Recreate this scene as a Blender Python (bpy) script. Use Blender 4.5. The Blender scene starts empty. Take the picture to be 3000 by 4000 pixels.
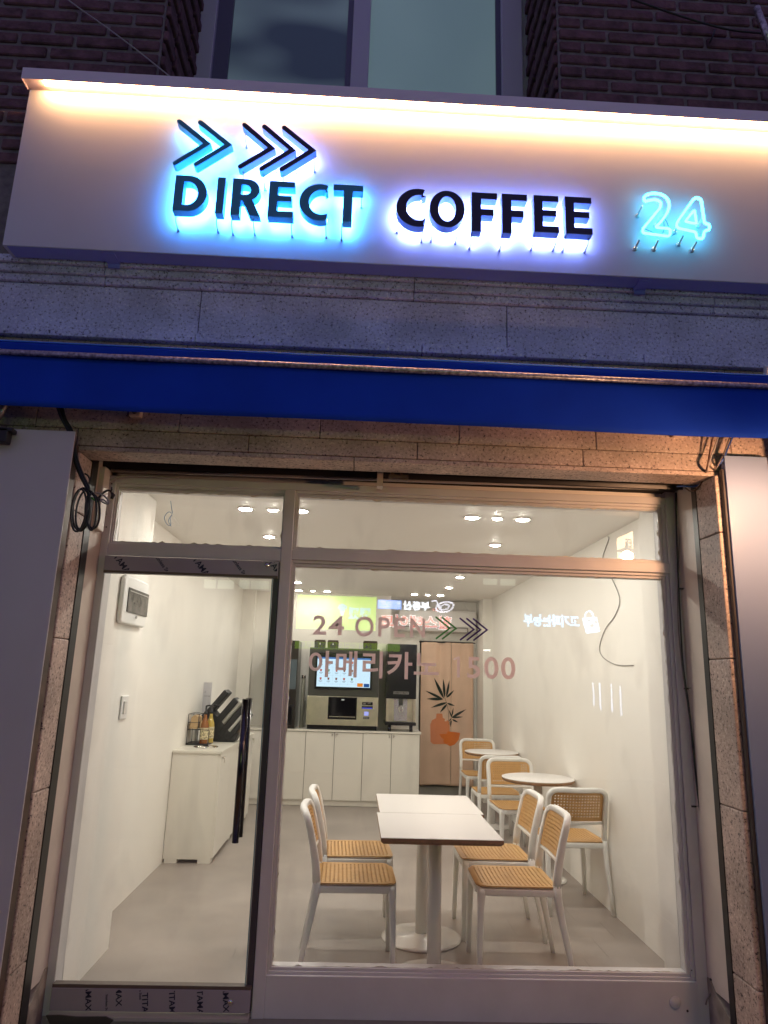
import bpy, bmesh, math, random
from math import sin, cos, pi, radians
from mathutils import Vector, Matrix
random.seed(7)
SC = bpy.context.scene
COL = SC.collection

# ------------------------------------------------------------------ camera
F_PX, PITCH, YAW, ROLL, DIST, EYE = 2705.54, 0.232011, 0.034884, 0.030253, 3.53191, 1.5
_cy, _sy, _cp, _sp, _cr, _sr = cos(YAW), sin(YAW), cos(PITCH), sin(PITCH), cos(ROLL), sin(ROLL)
CAM = Vector((0, -DIST, EYE))
FWD = Vector((_sy*_cp, _cy*_cp, _sp)); RGT = Vector((_cy, -_sy, 0)); UPV = RGT.cross(FWD)
cd = bpy.data.cameras.new('camera'); cam = bpy.data.objects.new('camera', cd); COL.objects.link(cam)
rc = RGT*_cr + UPV*_sr; uc = UPV*_cr - RGT*_sr
m = Matrix((rc, uc, -FWD)).transposed().to_4x4(); m.translation = CAM
cam.matrix_world = m
cd.sensor_fit = 'VERTICAL'; cd.sensor_height = 36; cd.sensor_width = 27
cd.lens = 36*F_PX/4000; cd.clip_start = 0.05; cd.clip_end = 200
SC.camera = cam

def at(px, py, ax, val):
    """a point of the photograph (3000x4000) laid on a measured plane of the place"""
    dx, dy = px-1500, py-2000
    u = _cr*dx+_sr*dy; w = -_sr*dx+_cr*dy
    r = FWD*F_PX + RGT*u - UPV*w
    k = 'XYZ'.index(ax); t = (val-CAM[k])/r[k]
    return CAM + r*t

# ------------------------------------------------------------------ world, render settings
wd = bpy.data.worlds.new("World"); SC.world = wd; wd.use_nodes = True
bg = wd.node_tree.nodes['Background']
bg.inputs[0].default_value = (0.46, 0.38, 0.92, 1); bg.inputs[1].default_value = 0.34
SC.view_settings.view_transform = 'Standard'; SC.view_settings.look = 'None'
SC.view_settings.exposure = 0.0; SC.view_settings.gamma = 1
cyc = SC.cycles
cyc.use_denoising = True
cyc.max_bounces = 10; cyc.diffuse_bounces = 6; cyc.glossy_bounces = 4; cyc.transparent_max_bounces = 16
cyc.sample_clamp_indirect = 10.0; cyc.caustics_reflective = False; cyc.caustics_refractive = False

# ------------------------------------------------------------------ materials
MATS = {}
def nd(nt, t, **k):
    n = nt.nodes.new(t)
    for a, b in k.items(): setattr(n, a, b)
    return n
def mat(name, col=(.8, .8, .8), rough=.5, metal=0, spec=.5, emit=None, estr=0, noise=None, bump=None, rvar=None, coat=0):
    """noise=(scale, amount, detail), bump=(scale, strength)"""
    if name in MATS: return MATS[name]
    M = bpy.data.materials.new(name); M.use_nodes = True; nt = M.node_tree
    b = nt.nodes['Principled BSDF']
    b.inputs['Base Color'].default_value = (*col, 1); b.inputs['Roughness'].default_value = rough
    b.inputs['Metallic'].default_value = metal; b.inputs['Specular IOR Level'].default_value = spec
    b.inputs['Coat Weight'].default_value = coat
    if emit: b.inputs['Emission Color'].default_value = (*emit, 1); b.inputs['Emission Strength'].default_value = estr
    if noise or bump or rvar:
        tc = nd(nt, 'ShaderNodeTexCoord')
    if noise:
        n = nd(nt, 'ShaderNodeTexNoise'); n.inputs['Scale'].default_value = noise[0]
        n.inputs['Detail'].default_value = noise[2] if len(noise) > 2 else 4
        nt.links.new(tc.outputs['Object'], n.inputs['Vector'])
        r = nd(nt, 'ShaderNodeValToRGB'); a = noise[1]
        r.color_ramp.elements[0].position = .3; r.color_ramp.elements[1].position = .7
        r.color_ramp.elements[0].color = (*[c*(1-a) for c in col], 1)
        r.color_ramp.elements[1].color = (*[min(1, c*(1+a)) for c in col], 1)
        nt.links.new(n.outputs['Fac'], r.inputs[0]); nt.links.new(r.outputs[0], b.inputs['Base Color'])
        if rvar:
            mr = nd(nt, 'ShaderNodeMapRange'); mr.inputs[3].default_value = max(0, rough-rvar); mr.inputs[4].default_value = min(1, rough+rvar)
            nt.links.new(n.outputs['Fac'], mr.inputs[0]); nt.links.new(mr.outputs[0], b.inputs['Roughness'])
    if bump:
        n2 = nd(nt, 'ShaderNodeTexNoise'); n2.inputs['Scale'].default_value = bump[0]; n2.inputs['Detail'].default_value = 5
        nt.links.new(tc.outputs['Object'], n2.inputs['Vector'])
        bp = nd(nt, 'ShaderNodeBump'); bp.inputs['Strength'].default_value = bump[1]; bp.inputs['Distance'].default_value = .01
        nt.links.new(n2.outputs['Fac'], bp.inputs['Height']); nt.links.new(bp.outputs[0], b.inputs['Normal'])
    MATS[name] = M
    return M
def emission(name, col, s):
    if name in MATS: return MATS[name]
    M = bpy.data.materials.new(name); M.use_nodes = True; nt = M.node_tree; nt.nodes.clear()
    e = nd(nt, 'ShaderNodeEmission'); e.inputs[0].default_value = (*col, 1); e.inputs[1].default_value = s
    o = nd(nt, 'ShaderNodeOutputMaterial'); nt.links.new(e.outputs[0], o.inputs[0]); MATS[name] = M
    return M
def glass(name, tint=(1, 1, 1), rough=0.0, spots=False):
    M = bpy.data.materials.new(name); M.use_nodes = True; nt = M.node_tree; nt.nodes.clear()
    g = nd(nt, 'ShaderNodeNewGeometry'); ma = nd(nt, 'ShaderNodeMapRange')
    ma.inputs[3].default_value = 1.52; ma.inputs[4].default_value = 1/1.52
    nt.links.new(g.outputs['Backfacing'], ma.inputs[0])
    fr = nd(nt, 'ShaderNodeFresnel'); nt.links.new(ma.outputs[0], fr.inputs['IOR'])
    t = nd(nt, 'ShaderNodeBsdfTransparent'); t.inputs[0].default_value = (*tint, 1)
    gl = nd(nt, 'ShaderNodeBsdfGlossy'); gl.inputs['Roughness'].default_value = rough
    mx = nd(nt, 'ShaderNodeMixShader'); nt.links.new(fr.outputs[0], mx.inputs[0])
    nt.links.new(t.outputs[0], mx.inputs[1]); nt.links.new(gl.outputs[0], mx.inputs[2])
    out = mx
    if spots:   # faint dried smears of dust on the pane
        tc = nd(nt, 'ShaderNodeTexCoord'); n = nd(nt, 'ShaderNodeTexNoise'); n.inputs['Scale'].default_value = 6; n.inputs['Detail'].default_value = 8
        mp = nd(nt, 'ShaderNodeMapping'); mp.inputs['Scale'].default_value = (1, 1, .35)
        nt.links.new(tc.outputs['Object'], mp.inputs[0]); nt.links.new(mp.outputs[0], n.inputs['Vector'])
        r = nd(nt, 'ShaderNodeMapRange'); r.inputs[1].default_value = .55; r.inputs[2].default_value = .85; r.inputs[3].default_value = 0; r.inputs[4].default_value = .09
        nt.links.new(n.outputs['Fac'], r.inputs[0])
        d = nd(nt, 'ShaderNodeBsdfDiffuse'); d.inputs[0].default_value = (.6, .6, .6, 1)
        m2 = nd(nt, 'ShaderNodeMixShader'); nt.links.new(r.outputs[0], m2.inputs[0]); nt.links.new(mx.outputs[0], m2.inputs[1]); nt.links.new(d.outputs[0], m2.inputs[2])
        out = m2
    o = nd(nt, 'ShaderNodeOutputMaterial'); nt.links.new(out.outputs[0], o.inputs[0]); MATS[name] = M
    return M
def granite(name, base, dark, light, rough=.55, stain=.35):
    M = bpy.data.materials.new(name); M.use_nodes = True; nt = M.node_tree; b = nt.nodes['Principled BSDF']
    tc = nd(nt, 'ShaderNodeTexCoord')
    n1 = nd(nt, 'ShaderNodeTexNoise'); n1.inputs['Scale'].default_value = 70; n1.inputs['Detail'].default_value = 3; n1.inputs['Roughness'].default_value = .7
    r1 = nd(nt, 'ShaderNodeValToRGB'); cr = r1.color_ramp
    cr.elements[0].position = .36; cr.elements[0].color = (*dark, 1); cr.elements[1].position = .66; cr.elements[1].color = (*light, 1)
    e = cr.elements.new(.41); e.color = (*[c*.9 for c in base], 1); e = cr.elements.new(.58); e.color = (*base, 1)
    n2 = nd(nt, 'ShaderNodeTexNoise'); n2.inputs['Scale'].default_value = 4; n2.inputs['Detail'].default_value = 6
    mr = nd(nt, 'ShaderNodeMapRange'); mr.inputs[1].default_value = .35; mr.inputs[2].default_value = .7; mr.inputs[3].default_value = 1-stain; mr.inputs[4].default_value = 1.05
    n3 = nd(nt, 'ShaderNodeTexVoronoi'); n3.inputs['Scale'].default_value = 48
    mr3 = nd(nt, 'ShaderNodeMapRange'); mr3.inputs[1].default_value = .05; mr3.inputs[2].default_value = .30; mr3.inputs[3].default_value = .55; mr3.inputs[4].default_value = 1
    for n in (n1, n2, n3): nt.links.new(tc.outputs['Object'], n.inputs['Vector'])
    nt.links.new(n1.outputs['Fac'], r1.inputs[0]); nt.links.new(n2.outputs['Fac'], mr.inputs[0]); nt.links.new(n3.outputs['Distance'], mr3.inputs[0])
    mu = nd(nt, 'ShaderNodeMath', operation='MULTIPLY'); nt.links.new(mr.outputs[0], mu.inputs[0]); nt.links.new(mr3.outputs[0], mu.inputs[1])
    vm = nd(nt, 'ShaderNodeVectorMath', operation='SCALE'); nt.links.new(r1.outputs[0], vm.inputs[0]); nt.links.new(mu.outputs[0], vm.inputs['Scale'])
    nt.links.new(vm.outputs[0], b.inputs['Base Color']); b.inputs['Roughness'].default_value = rough
    bp = nd(nt, 'ShaderNodeBump'); bp.inputs['Strength'].default_value = .25; bp.inputs['Distance'].default_value = .004
    nt.links.new(n1.outputs['Fac'], bp.inputs['Height']); nt.links.new(bp.outputs[0], b.inputs['Normal'])
    MATS[name] = M
    return M

m_wall = mat('interior_wall_paint', (.86, .835, .785), .55, noise=(3, .025, 3), bump=(60, .04))
m_ceil = mat('ceiling_paint', (.86, .84, .80), .6)
m_floor = mat('grey_resin_floor', (.325, .285, .26), .40, noise=(2.2, .16, 9), bump=(25, .04), rvar=.12)
m_frame = mat('beige_window_paint', (.62, .60, .60), .38, noise=(5, .06, 6), bump=(40, .05))
m_jamb = mat('cream_jamb_paint', (.62, .54, .46), .45, noise=(4, .10, 6), bump=(30, .06))
m_cement = mat('rough_cement_patch', (.30, .25, .20), .9, noise=(12, .35, 8), bump=(25, .6))
m_black = mat('black_shutter_metal', (.02, .018, .018), .4)
m_gran = granite('pink_granite', (.60, .46, .38), (.08, .06, .06), (.82, .70, .60))
m_grang = granite('glow_tinted_granite', (.64, .68, .92), (.12, .12, .20), (.92, .94, 1.0), stain=.28)  # grey stone; the sign's blue glow is put into its base colour
m_bronze = mat('bronze_trim', (.085, .05, .036), .5, metal=.3, noise=(9, .4, 5))
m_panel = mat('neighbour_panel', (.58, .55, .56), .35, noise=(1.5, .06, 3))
m_signw = mat('sign_panel_coated_steel', (.43, .50, .64), .33, noise=(2, .03, 3))
m_signu = mat('sign_underside', (.22, .27, .75), .4)  # a grey surface; the blue light on it is put into the colour
m_blue = mat('blue_awning_fabric', (.007, .050, .50), .8, spec=.15, noise=(2.5, .12, 5), bump=(350, .12))
m_rod = mat('galvanised_rod', (.42, .41, .40), .42, metal=.85, noise=(60, .6, 6))
m_white = mat('white_plastic', (.80, .79, .77), .38)
m_tan = mat('tan_cane_plastic', (.56, .32, .12), .42, noise=(30, .08, 3))
m_tabtop = mat('white_laminate', (.80, .77, .75), .3)
m_ply = mat('plywood_edge', (.32, .185, .10), .6, noise=(25, .25, 6))
m_post = mat('white_coated_steel', (.74, .72, .70), .18)
m_cab = mat('cream_laminate', (.76, .73, .67), .42)
m_ctop = mat('cream_worktop', (.76, .73, .66), .3)
m_gap = mat('dark_gap', (.02, .018, .015), .9)
m_chrome = mat('polished_steel', (.75, .72, .68), .12, metal=1)
m_pull = mat('dark_polished_pull', (.09, .085, .085), .2, metal=1)
m_steel = mat('brushed_steel', (.62, .56, .47), .32, metal=1, noise=(8, .12, 4))
m_blk = mat('black_gloss_plastic', (.012, .012, .014), .2)
m_blkm = mat('black_matt_plastic', (.018, .018, .02), .5)
m_dgrey = mat('dark_grey_panel', (.055, .055, .05), .3)
m_rubber = mat('black_cable_rubber', (.02, .022, .02), .5)
m_cablew = mat('grey_cable', (.35, .33, .31), .5)
def vinyl(name, col, tr):
    M = bpy.data.materials.new(name); M.use_nodes = True; nt = M.node_tree; nt.nodes.clear()
    d = nd(nt, 'ShaderNodeBsdfDiffuse'); d.inputs[0].default_value = (*col, 1)
    t = nd(nt, 'ShaderNodeBsdfTranslucent'); t.inputs[0].default_value = (*tr, 1)
    mx = nd(nt, 'ShaderNodeAddShader'); nt.links.new(d.outputs[0], mx.inputs[0]); nt.links.new(t.outputs[0], mx.inputs[1])
    o = nd(nt, 'ShaderNodeOutputMaterial'); nt.links.new(mx.outputs[0], o.inputs[0]); MATS[name] = M
    return M
m_mull = vinyl('lilac_letter_vinyl', (.56, .49, .48), (.34, .305, .30))
m_vg = vinyl('green_vinyl', (.08, .24, .09), (.05, .15, .05))
m_vp = vinyl('purple_vinyl', (.05, .025, .12), (.035, .02, .08))
m_film = mat('lilac_protective_film', (.34, .31, .36), .22, noise=(5, .05, 3), coat=.3)
m_ink = mat('dark_print', (.012, .015, .05), .5)
m_glass = glass('window_glass', (.985, .99, .98), spots=True)
m_dglass = glass('door_glass', (.985, .995, .985), spots=True)

# ------------------------------------------------------------------ mesh helpers
ORG = {}
def tag(o, label=None, cat=None, group=None, kind=None):
    if label: o['label'] = label
    if cat: o['category'] = cat
    if group: o['group'] = group
    if kind: o['kind'] = kind
    return o
def thing(name, loc, label, cat, group=None):
    o = bpy.data.objects.new(name, None); COL.objects.link(o); o.location = loc
    o.empty_display_size = .1
    ORG[o.name] = Vector(loc)
    return tag(o, label, cat, group)
def org(o):
    while o is not None:
        if o.name in ORG: return ORG[o.name]
        o = o.parent
    return Vector((0, 0, 0))
class MB:
    def __init__(s): s.v = []; s.f = []; s.sm = []
    def add(s, vs, fs, smooth=False):
        n = len(s.v); s.v += [Vector(v) for v in vs]; s.f += [tuple(i+n for i in f) for f in fs]; s.sm += [smooth]*len(fs); return s
    def box(s, x0, x1, y0, y1, z0, z1):
        x0, x1 = min(x0, x1), max(x0, x1); y0, y1 = min(y0, y1), max(y0, y1); z0, z1 = min(z0, z1), max(z0, z1)
        return s.add([(x0, y0, z0), (x1, y0, z0), (x1, y1, z0), (x0, y1, z0), (x0, y0, z1), (x1, y0, z1), (x1, y1, z1), (x0, y1, z1)],
              [(0, 3, 2, 1), (4, 5, 6, 7), (0, 1, 5, 4), (1, 2, 6, 5), (2, 3, 7, 6), (3, 0, 4, 7)])
    def prism(s, poly, ax, a, b):
        """poly: 2D points in the plane across axis ax ('X': (y,z), 'Y': (x,z), 'Z': (x,y))"""
        def P(p, t): return {'X': (t, p[0], p[1]), 'Y': (p[0], t, p[1]), 'Z': (p[0], p[1], t)}[ax]
        n = len(poly)
        return s.add([P(p, a) for p in poly]+[P(p, b) for p in poly],
              [tuple(range(n)), tuple(range(2*n-1, n-1, -1))]+[(i, (i+1) % n + 0, (i+1) % n+n, i+n) for i in range(n)])
    def tube(s, pts, r, n=8, caps=True):
        """round tube along pts; r a number or a list"""
        pts = [Vector(p) for p in pts]; N = len(pts)
        rs = r if isinstance(r, (list, tuple)) else [r]*N
        vs = []; up = None
        for i, p in enumerate(pts):
            t = (pts[min(i+1, N-1)]-pts[max(i-1, 0)])
            if t.length < 1e-9: t = Vector((0, 0, 1))
            t.normalize()
            if up is None: up = Vector((0, 0, 1)) if abs(t.z) < .9 else Vector((1, 0, 0))
            a = t.cross(up); 
            if a.length < 1e-6: a = t.orthogonal()
            a.normalize(); up = a.cross(t).normalized()
            for k in range(n):
                q = 2*pi*k/n; vs.append(p+(a*cos(q)+up*sin(q))*rs[i])
        fs = [(i*n+k, i*n+(k+1) % n, (i+1)*n+(k+1) % n, (i+1)*n+k) for i in range(N-1) for k in range(n)]
        s.add(vs, fs, True)
        if caps:
            s.add(vs[:n], [tuple(range(n-1, -1, -1))]); s.add(vs[-n:], [tuple(range(n))])
        return s
    def sweep(s, pts, ab, side, n=12, e=.55):
        """soft-cornered rectangular section (a along 'side', b across) swept along pts"""
        pts = [Vector(p) for p in pts]; N = len(pts); vs = []
        if not isinstance(ab, list): ab = [ab]*N
        for i, p in enumerate(pts):
            t = (pts[min(i+1, N-1)]-pts[max(i-1, 0)]).normalized()
            sd = Vector(side(i) if callable(side) else side); sd = (sd-t*sd.dot(t)).normalized(); u = t.cross(sd)
            a, b = ab[i]
            for k in range(n):
                q = 2*pi*(k+.5)/n; c, d = cos(q), sin(q)
                vs.append(p+sd*a*math.copysign(abs(c)**e, c)+u*b*math.copysign(abs(d)**e, d))
        fs = [(i*n+k, i*n+(k+1) % n, (i+1)*n+(k+1) % n, (i+1)*n+k) for i in range(N-1) for k in range(n)]
        s.add(vs, fs, True); s.add(vs[:n], [tuple(range(n-1, -1, -1))]); s.add(vs[-n:], [tuple(range(n))])
        return s
    def lathe(s, prof, c, n=40, ax='Z'):
        vs = []
        for r, h in prof:
            for k in range(n):
                q = 2*pi*k/n
                if ax == 'Z': vs.append((c[0]+r*cos(q), c[1]+r*sin(q), c[2]+h))
                elif ax == 'Y': vs.append((c[0]+r*cos(q), c[1]+h, c[2]+r*sin(q)))
                else: vs.append((c[0]+h, c[1]+r*cos(q), c[2]+r*sin(q)))
        N = len(prof)
        fs = [(i*n+k, i*n+(k+1) % n, (i+1)*n+(k+1) % n, (i+1)*n+k) for i in range(N-1) for k in range(n)]
        s.add(vs, fs, True)
        s.add(vs[:n], [tuple(range(n-1, -1, -1))]); s.add(vs[-n:], [tuple(range(n))])
        return s
    def build(s, name, m, parent=None, bevel=0, seg=2, label=None, solid=0, fix=True, auto=True):
        o0 = org(parent) if parent else Vector((0, 0, 0))
        me = bpy.data.meshes.new(name)
        me.from_pydata([v-o0 for v in s.v], [], s.f); me.update()
        for p, q in zip(me.polygons, s.sm): p.use_smooth = q
        if fix:
            b = bmesh.new(); b.from_mesh(me); bmesh.ops.remove_doubles(b, verts=b.verts, dist=1e-5)
            bmesh.ops.recalc_face_normals(b, faces=b.faces); b.to_mesh(me); b.free()
        me.materials.append(m)
        o = bpy.data.objects.new(name, me); COL.objects.link(o)
        if parent: o.parent = parent
        if solid:
            q = o.modifiers.new('solid', 'SOLIDIFY'); q.thickness = solid; q.offset = 0
        if bevel:
            q = o.modifiers.new('bevel', 'BEVEL'); q.width = bevel; q.segments = seg; q.limit_method = 'ANGLE'; q.angle_limit = radians(40)
            q.harden_normals = False
        if label: o['label'] = label
        return o
def spline(pts, n=8):
    P = [Vector(p) for p in pts]; P = [2*P[0]-P[1]]+P+[2*P[-1]-P[-2]]; out = []
    for i in range(1, len(P)-2):
        a, b, c, d = P[i-1:i+3]
        for k in range(n):
            t = k/n
            out.append(.5*((2*b)+(c-a)*t+(2*a-5*b+4*c-d)*t*t+(-a+3*b-3*c+d)*t**3))
    out.append(P[-2]); return out
def stroke(pts, w, n=8):
    """2D outline (closed polygon) of a polyline with round ends and mitred corners"""
    P = [Vector((p[0], p[1])) for p in pts]; L = []; R = []
    for i, p in enumerate(P):
        if i == 0: t = (P[1]-P[0]).normalized()
        elif i == len(P)-1: t = (P[-1]-P[-2]).normalized()
        else: t = ((P[i]-P[i-1]).normalized()+(P[i+1]-P[i]).normalized()).normalized()
        nrm = Vector((-t.y, t.x)); k = 1
        if 0 < i < len(P)-1:
            k = 1/max(.35, nrm.dot(Vector((-(P[i+1]-P[i]).normalized().y, (P[i+1]-P[i]).normalized().x))))
        L.append(p+nrm*w/2*k); R.append(p-nrm*w/2*k)
    t0 = (P[1]-P[0]).normalized(); t1 = (P[-1]-P[-2]).normalized()
    def cap(c, t, first):
        a0 = math.atan2(t.y, t.x)+(pi/2 if not first else -pi/2)
        return [c+Vector((cos(a0-pi*k/n), sin(a0-pi*k/n)))*w/2 for k in range(1, n)]
    return L+cap(P[-1], t1, False)+R[::-1]+cap(P[0], t0, True)
def flat_shape(polys, ext, bev=0):
    """filled 2D outlines (holes allowed) extruded: returns (verts, faces) in local x,y,z"""
    cu = bpy.data.curves.new('tmp', 'CURVE'); cu.dimensions = '2D'; cu.fill_mode = 'BOTH'; cu.extrude = ext; cu.bevel_depth = bev
    for poly in polys:
        sp = cu.splines.new('POLY'); sp.points.add(len(poly)-1)
        for q, p in zip(sp.points, poly): q.co = (p[0], p[1], 0, 1)
        sp.use_cyclic_u = True
    return curve_mesh(cu)
def curve_mesh(cu):
    ob = bpy.data.objects.new('tmp', cu); COL.objects.link(ob)
    dg = bpy.context.evaluated_depsgraph_get(); dg.update()
    me = bpy.data.meshes.new_from_object(ob.evaluated_get(dg))
    vs = [v.co.copy() for v in me.vertices]; fs = [tuple(p.vertices) for p in me.polygons]
    bpy.data.objects.remove(ob); bpy.data.meshes.remove(me)
    return vs, fs
def text_mesh(txt, bold=0, ext=0, shear=0):
    cu = bpy.data.curves.new('tmp', 'FONT'); cu.body = txt; cu.size = 1; cu.offset = bold; cu.extrude = ext; cu.shear = shear; cu.resolution_u = 6
    return curve_mesh(cu)
def add_text(mb, txt, x0, x1, z0, z1, y, bold=0, thick=0, face='Y', mirror=False, keep=False, rot=0, flip=False):
    """lettering fitted into a rectangle on a wall facing -y (face 'Y')"""
    vs, fs = text_mesh(txt, bold, .5 if thick else 0)
    if not vs: return mb
    if rot:
        vs = [Vector((v.x*cos(rot)-v.y*sin(rot), v.x*sin(rot)+v.y*cos(rot), v.z)) for v in vs]
    a, b = min(v.x for v in vs), max(v.x for v in vs); c, d = min(v.y for v in vs), max(v.y for v in vs)
    sx = (x1-x0)/(b-a); sz = (z1-z0)/(d-c)
    if keep: sx = sz = min(sx, sz)
    if flip:   # faces +y
        out = [(x1-(v.x-a)*sx, y+v.z*thick, z0+(v.y-c)*sz) for v in vs]
    else:
        out = [(x0+(v.x-a)*sx, y-v.z*thick, z0+(v.y-c)*sz) for v in vs]
    return mb.add(out, fs)
def ring_uv(pts): return pts

# ================================================================== SETTING
FR0, FR1, FTOP = -1.318, 1.680, 2.475      # shop front opening: left, right, top
XL, XR, YB, ZC = -1.471, 1.785, 5.60, 2.53  # room
s_ = tag(MB().box(-1.6, 2.0, .0, 6.7, -.30, 0).build('floor', m_floor), kind='structure')
s_ = tag(MB().box(-1.6, 2.0, .10, 6.4, ZC, ZC+.1).build('ceiling', m_ceil), kind='structure')
m_pave = mat('brown_paving', (.30, .20, .12), .8, noise=(7, .35, 8), bump=(30, .3))
pv = MB()
for i in range(-9, 10):
    for j in range(0, 10):
        x = i*.302+(.15 if j % 2 else 0); y = -.45-j*.302
        pv.box(x, x+.298, y, y+.298, -.06, -.02+random.uniform(-.0012, .0012))
tag(pv.build('pavement', m_pave, bevel=.003, seg=1), kind='structure')
tag(MB().box(-14, 14, -3.6, -.153, -.30, -.062).build('ground', m_cement), kind='structure')
m_road = mat('asphalt', (.05, .05, .052), .85, noise=(40, .3, 8), bump=(120, .4))
tag(MB().box(-14, 14, -9.4, -3.6, -.4, -.16).build('road', m_road), kind='structure')

# ================================================================== BUILDING
bld = thing('building', (0, 0, 0), 'brick building with granite lintel that houses the small coffee shop', 'building')
# interior walls
w = MB()
w.box(XL-.12, XL, .1, 6.4, 0, ZC)
w.box(XL-.02, -1.29, .045, .775, 0, ZC)          # pilaster by the door
w.box(XR, XR+.12, .1, 6.4, 0, ZC)
w.box(1.675, XR+.05, .045, .46, 0, ZC)
w.box(XL, -1.31, YB-.12, YB, 0, ZC)            # column in the back corner
w.box(XL, .45, YB, YB+.12, 0, ZC)
w.box(1.665, XR, YB, YB+.1, 0, ZC); w.box(1.665, 1.72, YB+.1, 6.12, 0, ZC)
w.box(.40, .45, YB+.12, 6.12, 0, ZC)
w.box(.40, .885, 6.12, 6.25, 0, ZC); w.box(1.625, 1.8, 6.12, 6.25, 0, ZC); w.box(.885, 1.625, 6.12, 6.25, 1.985, ZC)
w.box(FR0-.3, FR1+.3, .045, .10, FTOP, ZC+.12)
w.build('interior_wall', m_wall, bld)
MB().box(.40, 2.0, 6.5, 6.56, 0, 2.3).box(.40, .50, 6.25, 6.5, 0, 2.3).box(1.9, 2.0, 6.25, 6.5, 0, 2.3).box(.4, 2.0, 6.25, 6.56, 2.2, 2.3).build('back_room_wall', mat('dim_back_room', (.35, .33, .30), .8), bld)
MB().box(.90, 1.62, 6.13, 6.40, 0, .10).build('door_sill', mat('grey_sill', (.42, .40, .37), .5), bld)
# granite jambs of the opening
def pillar(x, out, front):
    """x: plane of the reveal, out: outward x, front: y of the front face"""
    sgn = 1 if out > x else -1
    zz = [-.06, .30, .98, 1.62, 2.20, 2.478]
    g = MB()
    for a, b in zip(zz[:-1], zz[1:]):
        g.box(x, x+sgn*.16, front, -.232, a+.0015, b-.0015)
    p = g.build('granite_pillar', m_gran, bld, bevel=.006)
    if sgn < 0: MB().box(x-.004, x-.05, front-.080, front-.001, -.06, 2.5).build('trim_strip', m_bronze, bld, bevel=.008)
    else: MB().box(x+.021, x+.040, front-.030, front-.001, -.06, 2.5).build('trim_strip', mat('shaded_recess', (.045, .035, .032), .6), bld, bevel=.004)  # right strip: dark colour stands in for the shaded recess beside the panel
    return p
pillar(FR0, -1.6, -.392); pillar(FR1, 2.0, -.425)
# cream jamb linings + cement feet
for x, sg, yb in ((FR0, -1, -.155), (FR1, 1, -.185)):
    z0 = .16
    MB().box(x, x+sg*.04, yb, .05, z0, 2.60).build('jamb_lining', m_jamb, bld)
    MB().prism([(yb-.002, -.06), (.05, -.06), (.05, z0+.03), (-.03, z0+.035), (-.08, z0-.01), (yb-.002, z0-.06)], 'X', x-sg*.004, x+sg*.05).build('cement_foot', m_cement, bld, bevel=.004)
# lintel courses
def course(z0, z1, y, joints, mt, x0=-2.6, x1=3.2, back=-.24, name='granite_course'):
    g = MB(); xs = [x0]+[j for j in joints if x0 < j < x1]+[x1]
    for a, b in zip(xs[:-1], xs[1:]): g.box(a+.0016, b-.0016, y, back, z0, z1)
    return g.build(name, mt, bld, bevel=.0035)
j1 = [-.872+.665*k for k in range(-3, 6)]
j2 = [-.54+.665*k*1.2 for k in range(-3, 5)]
j3 = [-.829+1.525*k for k in range(-2, 3)]
j4 = [-1.30+1.525*k for k in range(-2, 3)]
course(2.480, 2.502, -.400, [-.04], m_gran)
course(2.505, 2.587, -.400, j2, m_gran)
course(2.590, 3.036, -.400, j1, m_gran)
course(3.040, 3.088, -.432, [-.83+1.1*k for k in range(-2, 4)], m_grang)
course(3.092, 3.330, -.400, j3, m_grang)
course(3.334, 3.371, -.418, j4, m_grang)
course(3.374, 3.412, -.436, j4, m_grang)
course(3.415, 3.452, -.454, j4, m_grang)
MB().box(-2.6, 3.2, -.39, -.235, 2.484, 3.45).build('lintel_core', m_gap, bld)
MB().box(-2.6, FR0-.05, -.388, -.2, -.06, 2.48).build('side_wall', m_grang, bld)
MB().box(FR1+.05, 3.2, -.418, -.2, -.06, 2.48).build('side_wall', m_grang, bld)
# brick wall above with the window opening
m_brick = mat('dark_red_brick', (.125, .062, .068), .85, noise=(14, .45, 6), bump=(38, .9))
m_mortar = mat('grey_mortar', (.19, .165, .165), .95, noise=(20, .25, 6), bump=(60, .5))
OX0, OX1 = -1.178, 1.004
MB().box(-3.4, OX0, -.388, .30, 3.45, 7.2).box(OX1, 4.2, -.388, .30, 3.45, 7.2).box(OX0, OX1, -.388, .30, 3.45, 4.2).build('mortar_bed', m_mortar, bld)
bk = MB()
def brick(x0, x1, z, deep=0):
    j = random.uniform(-.003, .003)
    bk.box(x0, x1, -.400+j-deep, -.37, z+.010, z+.071)
PH = .0838
for r in range(36):
    z = 4.0+r*PH
    if z > 6.9: break
    off = .145 if r % 2 else 0
    x = OX0-.012
    first = True
    while x > -3.3:
        L = (.145 if (first and r % 2) else .275); brick(x-L, x, z); x -= L+.022; first = False
    x = OX1+.012; first = True
    while x < 4.0:
        L = (.12 if (first and r % 2) else .262); brick(x, x+L, z); x += L+.020; first = False
    # headers turning into the reveals
    for xx, sg in ((OX0, 1), (OX1, -1)):
        d = .0 if r % 2 else .012
        for ya, yb in ((-.392, -.24), (-.215, .02), (.04, .20)):
            bk.box(xx, xx+sg*(.016+d), ya, yb, z+.010, z+.071)
bk.build('brick', m_brick, bld, bevel=.006, seg=1)
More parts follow.
